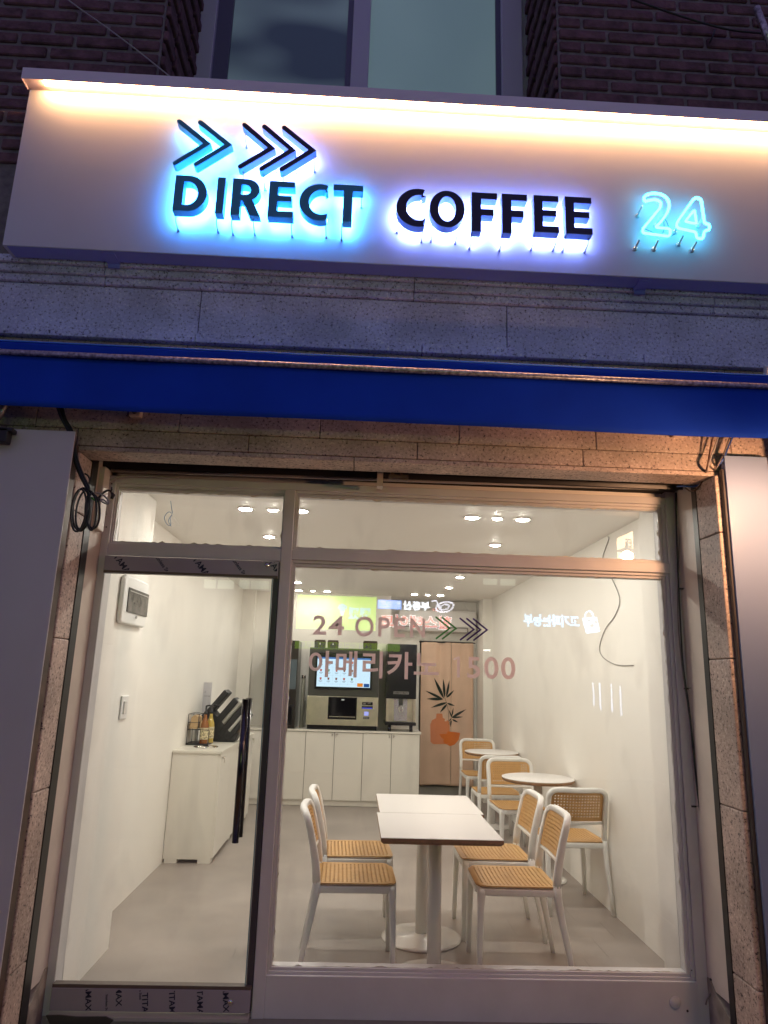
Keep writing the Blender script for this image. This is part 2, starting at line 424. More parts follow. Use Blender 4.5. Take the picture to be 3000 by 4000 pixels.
# upstairs window
YW = .22
m_sash = mat('dark_sash', (.10, .10, .16), .5)
m_upf = mat('white_upvc', (.50, .49, .58), .4)
def wx(px): return at(px, 100, 'Y', YW).x
uw = MB()
xa, xb, xc, xd, xe, xf, xg, xh = [wx(p) for p in (787, 850, 909, 1379, 1447, 1934, 1952, 2033)]
uw.box(xa, xb, YW-.05, YW+.04, 4.3, 7.1).box(xc+(xd-xc)-.0, xe, YW-.03, YW+.04, 4.3, 7.1).box(xg, xh, YW-.05, YW+.04, 4.3, 7.1)
uwo = uw.build('upper_window', m_upf, bld, bevel=.006)
MB().box(xb, xc, YW-.02, YW+.03, 4.3, 7.1).box(xf, xg, YW-.02, YW+.03, 4.3, 7.1).box(xd-.035, xd, YW-.02, YW+.03, 4.3, 7.1).build('sash', m_sash, uwo)
m_pls = mat('white_plaster', (.42, .40, .45), .9, bump=(20, 1.0))
MB().box(OX0+.0, xa, YW-.02, YW+.05, 4.3, 7.1).build('plaster_edge', m_pls, uwo)
MB().box(xh, OX1, YW-.02, YW+.05, 4.3, 7.1).build('plaster_edge', m_pls, uwo)
def upane(name, c0, c1, e, sc, ramp):
    M = bpy.data.materials.new(name); M.use_nodes = True; nt = M.node_tree; b = nt.nodes['Principled BSDF']
    tc = nd(nt, 'ShaderNodeTexCoord'); mp = nd(nt, 'ShaderNodeMapping'); mp.inputs['Scale'].default_value = sc
    n = nd(nt, 'ShaderNodeTexNoise'); n.inputs['Scale'].default_value = 1.3; n.inputs['Detail'].default_value = 1.2
    nt.links.new(tc.outputs['Object'], mp.inputs[0]); nt.links.new(mp.outputs[0], n.inputs['Vector'])
    r = nd(nt, 'ShaderNodeValToRGB'); r.color_ramp.elements[0].position = ramp[0]; r.color_ramp.elements[1].position = ramp[1]
    r.color_ramp.elements[0].color = (*c0, 1); r.color_ramp.elements[1].color = (*c1, 1)
    nt.links.new(n.outputs['Fac'], r.inputs[0]); nt.links.new(r.outputs[0], b.inputs['Base Color']); nt.links.new(r.outputs[0], b.inputs['Emission Color'])
    b.inputs['Emission Strength'].default_value = e; b.inputs['Roughness'].default_value = .28
    return M
MB().box(xc, xd-.035, YW, YW+.006, 4.3, 7.1).build('frosted_pane', upane('frosted_cloud_reflection', (.03, .05, .08), (.15, .22, .25), .30, (.8, .8, 1.7), (.40, .62)), uwo, label='dark upstairs pane with a painted cloud reflection')  # dark cloud reflection painted into the pane's colour and emission
MB().box(xe, xf, YW, YW+.006, 4.3, 7.1).build('frosted_pane', upane('teal_frosted_glass', (.20, .32, .33), (.26, .40, .40), .28, (1, 1, .6), (.3, .7)), uwo, label='pale teal upstairs pane')
MB().box(xe+.01, xe+.035, YW-.05, YW-.028, 5.02, 5.12).box(xe+.015, xe+.03, YW-.07, YW-.05, 5.05, 5.15).build('latch', m_sash, uwo, bevel=.004)
# rolling shutter in the slot above the frame
sh = thing('roller_shutter', (0, -.2, 2.5), 'black roller shutter with side guide rails, rolled up above the shop window', 'shutter')
MB().box(FR0-.035, FR0+.002, -.228, -.158, -.06, 2.62).build('guide_rail', m_black, sh)
MB().box(FR1-.002, FR1+.035, -.232, -.188, -.06, 2.62).build('guide_rail', m_black, sh)
sl = MB()
for k in range(9): sl.prism([(-.10+.0, 2.492+k*.05), (-.082, 2.50+k*.05), (-.082, 2.53+k*.05), (-.10, 2.538+k*.05), (-.104, 2.515+k*.05)], 'X', FR0-.03, FR1+.03)
sl.build('slat', m_black, sh)
MB().box(FR0-.05, FR1+.05, -.235, .04, 2.93, 2.95).box(FR0-.05, FR1+.05, -.06, .04, FTOP+.03, 2.93).build('housing', m_gap, sh)
hk = MB(); p = at(1555, 1862, 'Y', -.2)
hk.box(p.x-.05, p.x+.05, -.225, -.20, p.z-.02, p.z+.004).box(p.x-.04, p.x-.02, -.225, -.20, p.z, p.z+.10).box(p.x+.01, p.x+.02, -.23, -.20, p.z, p.z+.10)
hk.build('pull_lug', m_bronze, sh, bevel=.003)
px = at(1487, 1865, 'Y', -.1).x
MB().box(px-.018, px+.012, -.13, -.06, 2.44, 2.60).build('hanger_strap', m_jamb, sh)

# ================================================================== SHOP FRONT
sf = thing('shop_front', (.18, .03, 0), 'beige painted metal shop window frame with a glass door on its left', 'shop window')
fr = MB()
DX0, DX1, PX1 = -1.283, -.400, -.345
fr.box(FR0, FR0+.040, 0, .09, 0, FTOP)                     # left upright
fr.box(FR1-.052, FR1, 0, .09, 0, FTOP+.03)
fr.box(FR0+.040, FR1-.052, .001, .089, FTOP-.040, FTOP+.0)    # head
fr.box(DX1, PX1, -.002, .09, 0, FTOP-.040)                   # centre post
fr.box(FR0+.040, DX1, 0, .09, 2.056, 2.118)                # bars
fr.box(PX1, FR1-.052, 0, .09, 2.066, 2.118)
fr.box(PX1, FR1-.052, .0, .09, .0, .172)                   # sill box
fr.box(FR0+.04, DX1, .012, .09, .0, .022)
fr.build('frame', m_frame, sf, bevel=.003)
def stops(x0, x1, z0, z1, t=(.02, .02, .02, .02), name='glazing_bead'):
    """stepped bead: left,right,bottom,top widths"""
    b = MB()
    for k, (ya, f) in enumerate(((.014, 0), (.024, .5))):
        l, r, bo, to = [q*f for q in t]; l2, r2, b2, t2 = [q*(f+.5) for q in t]
        b.box(x0+l, x0+l2, ya, .085, z0+bo, z1-to).box(x1-r2, x1-r, ya, .085, z0+bo, z1-to)
        b.box(x0+l2, x1-r2, ya, .085, z0+bo, z0+b2).box(x0+l2, x1-r2, ya, .085, z1-t2, z1-to)
    return b.build(name, m_frame, sf, bevel=.0015, seg=1)
stops(FR0+.040, DX1, 2.118, FTOP-.040, (.014, .006, .015, .03))
stops(PX1, FR1-.052, 2.118, FTOP-.040, (.020, .034, .018, .028))
stops(PX1, FR1-.052, .172, 2.066, (.020, .034, .026, .030))
MB().box(FR0+.05, DX1-.003, .034, .040, 2.128, FTOP-.06).build('transom_pane', m_glass, sf)
MB().box(PX1+.01, FR1-.075, .034, .040, 2.130, FTOP-.06).build('transom_pane', m_glass, sf)
wp = MB().box(PX1+.01, FR1-.075, .034, .042, .185, 2.05).build('window_pane', m_glass, sf)
# ragged sealant round the panes
m_seal = mat('old_sealant', (.70, .66, .56), .7, noise=(30, .2, 4))
def sealant(x0, x1, z0, z1, hs):
    rnd = random.Random(int(x0*1000)+5)
    def strip(a, b, edge, inward, horiz):
        n = max(6, int(abs(b-a)/.02)); vs = []
        for k in range(n+1):
            t = a+(b-a)*k/n; w_ = .001+.004*rnd.random()**2+(.006 if rnd.random() > .93 else 0)
            p = (t, edge), (t, edge+inward*w_)
            for q in p: vs.append((q[0], .0335, q[1]) if horiz else (q[1], .0335, q[0]))
        m2 = MB(); m2.add(vs, [(2*k, 2*k+2, 2*k+3, 2*k+1) for k in range(n)]); return m2.build('sealant', m_seal, sf, solid=.0006)
    if 't' in hs: strip(x0, x1, z1, -1, True)
    if 'b' in hs: strip(x0, x1, z0, 1, True)
    if 'l' in hs: strip(z0, z1, x0, 1, False)
    if 'r' in hs: strip(z0, z1, x1, -1, False)
sealant(FR0+.056, DX1-.006, 2.133, FTOP-.070, 'tblr')
sealant(PX1+.020, FR1-.086, 2.136, FTOP-.068, 'tbr')
sealant(PX1+.020, FR1-.086, .198, 2.036, 'tblr')
# lettering on the pane
YT = .0315
def glyphs(items, name, mt, bold):
    for t, x0, x1, z0, z1 in items:
        g = MB(); add_text(g, t, x0, x1, z0, z1, YT, bold=bold, thick=.0008); g.build(name, mt, wp)
g1 = [('2', -.220, -.150, 1.692, 1.789), ('4', -.139, -.060, 1.692, 1.789), ('O', -.005, .090, 1.690, 1.792), ('P', .113, .172, 1.692, 1.791),
      ('E', .195, .250, 1.693, 1.791), ('N', .276, .352, 1.693, 1.791)]
glyphs(g1, 'vinyl_letter', m_mull, .016)
g2 = [('\uc544', -.230, -.110, 1.485, 1.613), ('\uba54', -.095, .012, 1.487, 1.616), ('\ub9ac', .040, .141, 1.486, 1.619), ('\uce74', .163, .290, 1.486, 1.620),
      ('\ub178', .299, .425, 1.510, 1.617)]
glyphs(g2, 'vinyl_letter', m_mull, .018)
g3 = [('1', .505, .536, 1.505, 1.606), ('5', .568, .634, 1.500, 1.606), ('0', .655, .727, 1.500, 1.609), ('0', .741, .813, 1.500, 1.610)]
glyphs(g3[1:], 'vinyl_letter', m_mull, .016)
one = MB(); vs, fs = flat_shape([[(.517, 1.502), (.517, 1.592), (.500, 1.586), (.498, 1.595), (.520, 1.606), (.531, 1.606), (.531, 1.502)]], .0004)
one.add([(v.x, YT-v.z, v.y) for v in vs], fs).build('vinyl_letter', m_mull, wp)
def chev(x, z0, z1, tip, w):
    zm = (z0+z1)/2
    return stroke([(x, z1), (tip, zm), (x+.002, z0)], w)
for k in range(2):
    cg = MB(); vs, fs = flat_shape([chev(.408+.032*k, 1.692, 1.799, .478+.032*k, .0085)], .0004); cg.add([(v.x, YT-v.z, v.y) for v in vs], fs)
    cg.build('vinyl_chevron', m_vg, wp)
for k in range(3):
    cg = MB()
    vs, fs = flat_shape([chev(.532+.034*k, 1.690, 1.797, .602+.034*k, .0085)], .0004); cg.add([(v.x, YT-v.z-.0004*k, v.y) for v in vs], fs)
    cg.build('vinyl_chevron', m_vp, wp)
# door
dr = MB()
GX0, GX1, GZ0, GZ1 = -1.277, -.436, .133, 1.965
door = MB().box(GX0, GX1, -.012, .0, GZ0-.01, GZ1+.01).build('door', m_dglass, sf, label='frameless glass door with filmed metal rails')
m_edge = mat('glass_edge', (.22, .33, .36), .15)
MB().box(GX1, GX1+.005, -.012, .0, GZ0, GZ1).build('glass_edge', m_edge, door)
MB().box(GX1+.006, DX1-.002, -.004, .06, .03, 2.05).build('dark_seal', mat('dark_seal', (.05, .045, .06), .4), door)
MB().box(GX0, DX1-.006, -.028, .016, .032, GZ0-.012).build('door_rail', m_film, door, bevel=.002, label='bottom rail in printed film')
MB().box(GX0, DX1-.006, -.028, .016, GZ1+.010, 2.048).build('door_rail', m_film, door, bevel=.002, label='top rail in printed film')
MB().box(GX0, DX1-.006, -.024, .014, GZ0-.012, GZ0+.002).build('rail_edge', mat('dark_rail_edge', (.12, .09, .08), .4), door)
MB().box(GX0, DX1-.006, -.024, .014, GZ1-.002, GZ1+.010).build('rail_edge', mat('dark_rail_edge', (.12, .09, .08), .4), door)
def clip(mb, x0, x1, z0, z1):
    me = bpy.data.meshes.new('t'); me.from_pydata(mb.v, [], mb.f); b = bmesh.new(); b.from_mesh(me)
    for co, no in (((x0, 0, 0), (-1, 0, 0)), ((x1, 0, 0), (1, 0, 0)), ((0, 0, z0), (0, 0, -1)), ((0, 0, z1), (0, 0, 1))):
        bmesh.ops.bisect_plane(b, geom=b.verts[:]+b.edges[:]+b.faces[:], plane_co=co, plane_no=no, clear_outer=True)
    b.verts.index_update(); r = MB(); r.add([v.co.copy() for v in b.verts], [tuple(v.index for v in f.verts) for f in b.faces]); b.free(); bpy.data.meshes.remove(me)
    return r
def rot_text(mb, t, cx, cz, size, ang, y, bold=.02):
    vs, fs = text_mesh(t, bold)
    a, b = min(v.x for v in vs), max(v.x for v in vs); c, d = min(v.y for v in vs), max(v.y for v in vs)
    out = []
    for v in vs:
        u = (v.x-(a+b)/2)*size; w_ = (v.y-(c+d)/2)*size
        out.append((cx+u*cos(ang)-w_*sin(ang), y, cz+u*sin(ang)+w_*cos(ang)))
    mb.add(out, fs)
for cx, t, sz in ((-1.19, 'TITAMAX', .042), (-.985, 'Stainless Steel', .026), (-.795, 'TITAMAX', .042), (-.60, 'Stainless Steel', .026), (-.415, 'TITAMAX', .042)):
    tm = MB(); rot_text(tm, t, cx, 2.012, sz, radians(-50), -.0288)
    clip(tm, GX0+.004, DX1-.010, GZ1+.013, 2.044).build('film_print', m_ink, door)
for cx, cz, t, sz in ((-1.115, .110, 'TITAMAX', .036), (-1.03, .060, 'Stainless Steel', .014), (-.985, .130, 'TITAMAX', .036), (-.89, .120, 'Stainless Steel', .014),
                  (-.86, .030, 'TITAMAX', .036), (-.745, .055, 'TITAMAX', .036), (-.625, .076, 'TITAMAX', .036), (-.515, .112, 'TITAMAX', .036)):
    tm = MB(); rot_text(tm, t, cx, cz, sz, radians(-84), -.0288)
    clip(tm, GX0+.004, DX1-.010, .036, GZ0-.016).build('film_print', m_ink, door)
hd = MB()
for y in (-.068, .052): hd.tube([(-.516, y, .735), (-.516, y, 1.372)], .0155, 20)
for z in (.86, 1.22): hd.tube([(-.516, -.066, z), (-.516, .05, z)], .007, 10)
hd.build('handle', m_pull, door)
for p in ((-.463, 2.030), (-.492, .075)):
    MB().lathe([(.0, -.004), (.011, -.004), (.012, 0)], (p[0], -.0285, p[1]), 16, 'Y').build('rail_screw', m_chrome, door)
# torn strip + threshold
MB().box(GX0, DX1-.006, -.05, .02, .004, .020).build('threshold', mat('pale_threshold', (.45, .42, .38), .4), sf, bevel=.002)
th = MB(); a = [(-1.275, .028), (-1.22, .030), (-1.15, .024), (-1.02, .026), (-.985, .012), (-1.0, -.004), (-1.1, -.006), (-1.25, -.010)]
th.prism(a, 'Y', -.062, -.054); th.build('torn_film', m_dgrey, sf)
for q in ((.03, .064), (.06, .128)): pass
lb = MB(); p0 = (FR0+.11, .2)
MB().lathe([(0, -.004), (.024, -.004), (.027, 0)], (1.52, -.0005, .088), 24, 'Y').build('plug', m_frame, sf)
for hx, hz, hr in ((1.575, .055, .005), (1.606, .22, .003), (FR0+.02, 2.20, .004), (FR0+.02, 2.43, .004)): MB().lathe([(0, -.002), (hr, -.002), (hr, 0)], (hx, -.0005, hz), 12, 'Y').build('screw_hole', m_black, sf)

# ================================================================== FASCIA SIGN
YS = -.56
SX0 = -1.74; SX1 = 2.9
ZS0, ZS1, ZSL = 3.428, 4.310, 4.372
sg = thing('fascia_sign', (.6, YS, 3.43), 'long white sign box reading DIRECT COFFEE under a warm lit hood', 'shop sign')
SLX = SX0-.012
MB().box(SX0, SX1, YS, -.462, ZS0, ZS1).build('sign_box', m_signw, sg, bevel=.002)
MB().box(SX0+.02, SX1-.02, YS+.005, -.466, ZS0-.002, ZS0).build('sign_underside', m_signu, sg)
MB().box(SX0-.010, SX1, YS-.072, -.455, ZS1+.012, ZSL).box(SX0-.010, SX1, YS-.072, YS-.069, ZS1-.004, ZS1+.012).box(SX0-.010, SX0-.007, YS-.069, YS, ZS1-.002, ZS1+.012).build('light_hood', mat('hood_lilac_steel', (.74, .66, .74), .35), sg, bevel=.0015)
MB().box(SX0+.09, SX1-.02, YS-.050, YS-.030, ZS1+.003, ZS1+.0105).build('led_strip', emission('warm_led', (1, .46, .16), 150), sg)
for pxx, pyy in ((430, 1003), (2520, 1098)):
    bm_ = MB(); p = at(pxx, pyy, 'Z', ZS0-.004); bm_.box(p.x-.03, p.x+.03, -.545, -.44, ZS0-.008, ZS0-.002).box(p.x-.025, p.x+.03, -.462, -.456, ZS0-.03, ZS0-.004)
    bm_.build('bracket', m_signu, sg)
# letters: front plane at YL, standing off the sign
YL = -.652; TH = .046
def SL(x, y): p = at(x, y, 'Y', YL); return (p.x, p.z)
def Z1(x, y): return SL(600+x*.54249, 430+y*.54249)
def Z2(x, y): return SL(1500+x*.81374, 680+y*.81374)
def arc(cx, cz, rx, rz, a0, a1, n=20): return [(cx+rx*cos(radians(a0+(a1-a0)*k/n)), cz+rz*sin(radians(a0+(a1-a0)*k/n))) for k in range(n+1)]
# unit glyphs: height 1, stroke T
T = .215
def gD(w): 
    o = [(0, 0), (0, 1)]+[(w-.48+.0, 1)]+arc(w-.46, .5, .46, .5, 88, -88, 24)+[(w-.48, 0)]
    i = [(T, .17), (T, .83)]+arc(w-.48, .5, .26, .33, 90, -90, 20)
    return [o, i]
def gI(w): return [[(0, 0), (0, 1), (w, 1), (w, 0)]]
def gR(w):
    o = [(0, 0), (0, 1), (w-.38, 1)]+arc(w-.36, .70, .31, .30, 88, -62, 18)+[(w, 0), (w-.25, 0), (w-.44, .40), (T, .40), (T, 0)]
    i = [(T, .56), (T, .84), (w-.40, .84)]+arc(w-.40, .70, .14, .14, 80, -80, 10)+[(w-.40, .56)]
    return [o, i]
def gE(w): return [[(0, 0), (0, 1), (w, 1), (w, .84), (T, .84), (T, .60), (w-.06, .60), (w-.06, .44), (T, .44), (T, .165), (w, .165), (w, 0)]]
def gF(w): return [[(0, 0), (0, 1), (w, 1), (w, .84), (T, .84), (T, .58), (w-.08, .58), (w-.08, .415), (T, .415), (T, 0)]]
def gT(w): return [[(w/2-T/2, 0), (w/2-T/2, .84), (0, .84), (0, 1), (w, 1), (w, .84), (w/2+T/2, .84), (w/2+T/2, 0)]]
def gC(w):
    o = [(w, .95)]+arc(.52, .5, .52, .52, 72, 288, 40)+[(w, .045), (w, .225)]+arc(.56, .5, .32, .355, -62, -298, 34)[0:]+[(w-.06, .775)]
    return [o]
def gO(w): return [arc(w/2, .5, w/2, .52, 0, 350, 40), arc(w/2, .5, w/2-.225, .36, 0, 350, 36)]
m_teal = mat('teal_haze_face', (.045, .27, .45), .45); m_navy = mat('navy_face', (.016, .016, .055), .45)  # glare haze over the DIRECT letters is put into the teal base
m_side = mat('blue_glow_return', (.16, .38, .80), .35); m_sidec = mat('cyan_glow_return', (.10, .50, .72), .35)  # same paint as the faces; the halo glow is put into these colours
e_cy = emission('cyan_halo_led', (.06, .36, 1.0), 100); e_bl = emission('blue_white_halo_led', (.30, .36, 1.0), 66); e_tq = emission('turquoise_halo_led', (.08, .60, 1.0), 55)
def letter(name, polys, face, side, led, shrink=.006):
    """front plate + return + LED back; polys in sign coordinates (x, z)"""
    vs, fs = flat_shape(polys, .002); lt = MB(); lt.add([(v.x, YL+.002-v.z, v.y) for v in vs], fs); L = lt.build(name, face, sg)
    r = MB()
    for poly in polys:
        n = len(poly)
        r.add([(p[0], YL+.004, p[1]) for p in poly]+[(p[0], YL+TH, p[1]) for p in poly], [(i, (i+1) % n, (i+1) % n+n, i+n) for i in range(n)])
    r.build('return', side, L)
    vs, fs = flat_shape(polys, 0); b = MB(); b.add([(v.x, YL+TH-.004, v.y) for v in vs], [f for f in fs]); b.build('halo_led', led, L, fix=False)
    return L
def place(poly, bl, tl, br, h=None):
    """unit glyph -> sign plane: bl/tl/br are corner points (x,z)"""
    H = (tl[1]-bl[1]); sh = (tl[0]-bl[0])
    return [[(bl[0]+x*H+0*sh, bl[1]+y*H) for x, y in pl] for pl in poly]
def word(items, zf, face, side, led):
    for g, xl, xr, yt, yb in items:
        a = zf(xl, yb); b = zf(xl, yt); c = zf(xr, yb); H = b[1]-a[1]; wdt = (c[0]-a[0])/H
        gx = min(a[0], a[0]); letter('letter', [[(gx+x*H, a[1]+y*H) for x, y in pl] for pl in g(wdt)], face, side, led)
word([(gD, 133, 371, 465, 720), (gI, 440, 497, 482, 740), (gR, 550, 765, 490, 750), (gE, 818, 1003, 508, 765), (gC, 1040, 1245, 528, 780), (gT, 1283, 1500, 533, 797)], Z1, m_teal, m_sidec, e_cy)
word([(gC, 57, 190, 68, 242), (gO, 217, 388, 78, 246), (gF, 421, 545, 86, 272), (gF, 568, 690, 93, 280), (gE, 722, 842, 100, 275), (gE, 874, 1002, 107, 283)], Z2, m_navy, m_side, e_bl)
for pts, face, side, led in (([(185, 80), (385, 240), (155, 380)], m_teal, m_sidec, e_tq), ([(335, 86), (538, 248), (305, 388)], m_teal, m_sidec, e_tq),
     ([(655, 106), (850, 272), (624, 405)], m_navy, m_side, e_bl), ([(798, 118), (998, 286), (776, 420)], m_navy, m_side, e_bl), ([(941, 126), (1143, 288), (922, 424)], m_navy, m_side, e_bl)):
    letter('chevron', [stroke([Z1(*p) for p in pts], .0235)], face, side, led)
m_wire = mat('wire_grey', (.30, .32, .38), .4, metal=.5)
for z, pts in ((Z1, [(150, 728), (445, 742), (555, 760), (715, 760), (990, 775), (1240, 780), (1355, 800), (1500, 560), (640, 420), (790, 430), (932, 430), (655, 120), (1155, 300), (875, 300), (1020, 310)]),
               (Z2, [(70, 190), (188, 235), (235, 235), (355, 245), (425, 270), (572, 280), (728, 275), (835, 280), (882, 283), (990, 288)])):
    for q in pts:
        p = z(*q); pn = MB(); pn.tube([(p[0], YL+.03, p[1]+.01), (p[0], YL+.035, p[1]-.030), (p[0], YS-.003, p[1]-.040)], .0022, 6); pn.tube([(p[0], YS-.012, p[1]-.040), (p[0], YS, p[1]-.040)], .006, 8); pn.build('standoff_wire', m_wire, sg)
# neon 24
ns = thing('neon_number', (1.35, YS, 3.7), 'turquoise outline neon number 24 at the right end of the sign', 'neon sign')
e_neon = emission('turquoise_neon', (.07, .72, 1.05), 9)
def NE(x, y): p = at(1500+x*.81374, 680+y*.81374, 'Y', YS-.055); return (p.x, YS-.055, p.z)
def roundpath(P, r=.008, n=4, closed=True):
    P = [Vector(p) for p in P]; out = []; N = len(P)
    for i in range(N):
        if not closed and i in (0, N-1): out.append(P[i]); continue
        a, b, c = P[i-1], P[i], P[(i+1) % N]; ra = min(r, (a-b).length*.45, (c-b).length*.45)
        s0 = b+(a-b).normalized()*ra; s1 = b+(c-b).normalized()*ra
        for k in range(n+1):
            t = k/n; out.append(s0*(1-t)**2+b*2*t*(1-t)+s1*t*t)
    if closed: out.append(out[0])
    return out
two = [(1252, 133), (1246, 112), (1262, 98), (1290, 92), (1330, 96), (1362, 118), (1371, 152), (1358, 190), (1325, 235), (1300, 256), (1376, 262), (1372, 300), (1242, 282), (1243, 262), (1290, 205), (1328, 158), (1330, 135), (1305, 122), (1272, 126)]
four = [(1500, 113), (1522, 122), (1538, 236), (1562, 242), (1562, 268), (1538, 272), (1530, 312), (1500, 308), (1498, 278), (1405, 258), (1406, 232), (1486, 120)]
four_in = [(1490, 172), (1500, 238), (1445, 228)]
d1 = MB().tube(roundpath([NE(*p) for p in two], .018), .0068, 10).build('neon_digit', e_neon, ns)
d2 = MB().tube(roundpath([NE(*p) for p in four], .014), .0068, 10).tube(roundpath([NE(*p) for p in four_in], .01), .0062, 10).build('neon_digit', e_neon, ns)
m_sup = mat('clear_support', (.45, .62, .66), .2)
for q in ((1240, 150), (1228, 310), (1320, 312), (1440, 290), (1505, 318), (1330, 200), (1420, 230), (1535, 200)):
    p = NE(*q); st = MB(); st.tube([(p[0], YS-.05, p[2]), (p[0]-.004, YS-.004, p[2]-.02)], .005, 8); st.lathe([(0, -.008), (.010, -.008), (.012, 0)], (p[0]-.004, YS, p[2]-.02), 12, 'Y'); st.build('glass_support', m_sup, ns)
wl = MB()
wl.tube(spline([NE(1370, 262), NE(1355, 225), NE(1342, 215), NE(1345, 262), NE(1330, 300)]), .0016, 6).tube(spline([NE(1378, 295), NE(1395, 288), NE(1404, 262)]), .0016, 6).tube(spline([NE(1250, 262), NE(1290, 280), NE(1340, 300)]), .0022, 6)
wl.build('neon_lead', mat('teal_lead', (.05, .25, .30), .4), ns)

# ================================================================== AWNING
aw = thing('awning', (.1, -.5, 2.9), 'rolled-up blue fabric awning with a grey front rod over the whole shop front', 'awning')
YA = -.56
zt, zr, zb = 2.940, 2.878, 2.622
ax0, ax1 = -2.5, 3.0
v = MB()
NX = 60
for (z0, z1, ya, yb) in ((zb, zr-.004, YA, YA+.010),):
    rows = 8; vs = []; fs = []
    for r in range(rows+1):
        for k in range(NX+1):
            x = ax0+(ax1-ax0)*k/NX; t = r/rows; z = z0+(z1-z0)*t
            vs.append((x, YA+.004*sin(x*5.1+1.2*t)+.006*(1-t)*sin(x*2.3), z+.0035*(1-t)*sin(x*3.1+.4)))
    W = NX+1
    fs = [(r*W+k, r*W+k+1, (r+1)*W+k+1, (r+1)*W+k) for r in range(rows) for k in range(NX)]
    v.add(vs, fs, True)
v.build('valence', m_blue, aw, solid=.003)
MB().prism([(YA-.004, zr+.006), (YA-.006, zt-.012), (YA+.004, zt-.002), (YA+.016, zt), (-.47, zt-.06), (-.47, zt-.075), (YA+.02, zt-.03), (YA+.015, zr+.006)], 'X', ax0, ax1).build('fabric_roll', m_blue, aw, bevel=.003)
MB().tube([(ax0, YA-.002, zt-.002), (ax1, YA-.002, zt-.002)], .004, 8).build('edge_highlight', mat('painted_blue_highlight', (.06, .26, .95), .5), aw)  # added tube: paints the highlight of the blue letter halo on the edge
MB().tube([(ax0, YA-.010, zr), (ax1, YA-.010, zr)], .0135, 14).build('front_rod', m_rod, aw)
MB().box(ax0, ax1, -.52, -.44, 2.70, 2.80).build('back_bar', m_black, aw)
# ================================================================== NEIGHBOUR PANELS, BOXES, PIPE
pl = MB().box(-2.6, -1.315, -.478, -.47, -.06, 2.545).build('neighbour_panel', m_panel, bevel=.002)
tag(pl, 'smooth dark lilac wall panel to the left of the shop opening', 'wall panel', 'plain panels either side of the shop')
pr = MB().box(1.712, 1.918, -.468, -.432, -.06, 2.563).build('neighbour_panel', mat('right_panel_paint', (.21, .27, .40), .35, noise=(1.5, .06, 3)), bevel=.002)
tag(pr, 'warmly lit cream wall panel to the right of the shop opening', 'wall panel', 'plain panels either side of the shop')
pp = thing('drain_pipe', (1.93, -.52, 0), 'cream vertical pipe at the right edge beside the wall panel', 'pipe')
MB().tube([(1.930, -.52, -.05), (1.930, -.52, 3.0)], .016, 14).build('pipe', m_jamb, pp)
MB().tube([(1.930, -.52, 2.60), (1.930, -.52, 2.64)], .019, 14).build('collar', m_jamb, pp)
bb = thing('corner_bracket', (-1.67, -.49, 2.5), 'small black bracket under the awning at the far left edge', 'bracket')
p = at(22, 1672, 'Y', -.52); q = at(28, 1730, 'Y', -.52)
MB().box(p.x-.06, q.x, -.53, -.485, q.z, p.z).box(p.x-.06, q.x+.02, -.53, -.485, p.z-.02, p.z).build('bracket_arm', m_black, bb, bevel=.006)
MB().tube([at(-10, 1640, 'Y', -.5), at(12, 1600, 'Y', -.5), at(25, 1570, 'Y', -.5)], .012, 10).build('stay', m_rod, bb)
def wallbox(pxx, pyy, lab):
    p = at(pxx, pyy, 'Y', -.43); t = thing('sensor_box', p, lab, 'wall box', 'small boxes under the awning')
    MB().box(p.x-.028, p.x+.028, -.44, -.402, p.z-.004, p.z+.06).build('housing', m_jamb, t, bevel=.006)
    MB().lathe([(0, -.012), (.010, -.012), (.012, 0)], (p.x, -.440, p.z+.016), 16, 'Y').build('lens', m_black, t)
    MB().box(p.x-.036, p.x-.029, -.43, -.402, p.z, p.z+.03).build('clip', m_bronze, t)
    return t
wallbox(527, 1624, 'cream wall box with a lens under the left part of the awning'); wallbox(2655, 1702, 'cream wall box with a lens under the right part of the awning')
# warm lamp on a post in front of the neighbour's shop, beyond the right edge
LX, LY, LZ = 1.805, -.93, 2.33
lm = thing('post_lamp', (LX+.12, LY, -.2), 'warm shaded post lamp beyond the right edge, known by its orange light', 'lamp')
MB().tube([(LX+.16, LY, -.2), (LX+.16, LY, 2.60), (LX, LY, 2.62), (LX, LY, 2.50)], .018, 10).build('post', m_black, lm)
MB().lathe([(0, .055), (.03, .055), (.068, .040), (.068, .036), (.03, .048), (0, .048)], (LX, LY, LZ), 24).tube([(LX, LY, LZ+.05), (LX, LY, LZ+.10)], .01, 8).build('shade', m_black, lm)
MB().lathe([(0, -.040), (.028, -.028), (.040, 0), (.028, .028), (0, .040)], (LX, LY, LZ), 20).build('bulb', emission('warm_bulb', (1, .52, .27), 800), lm)

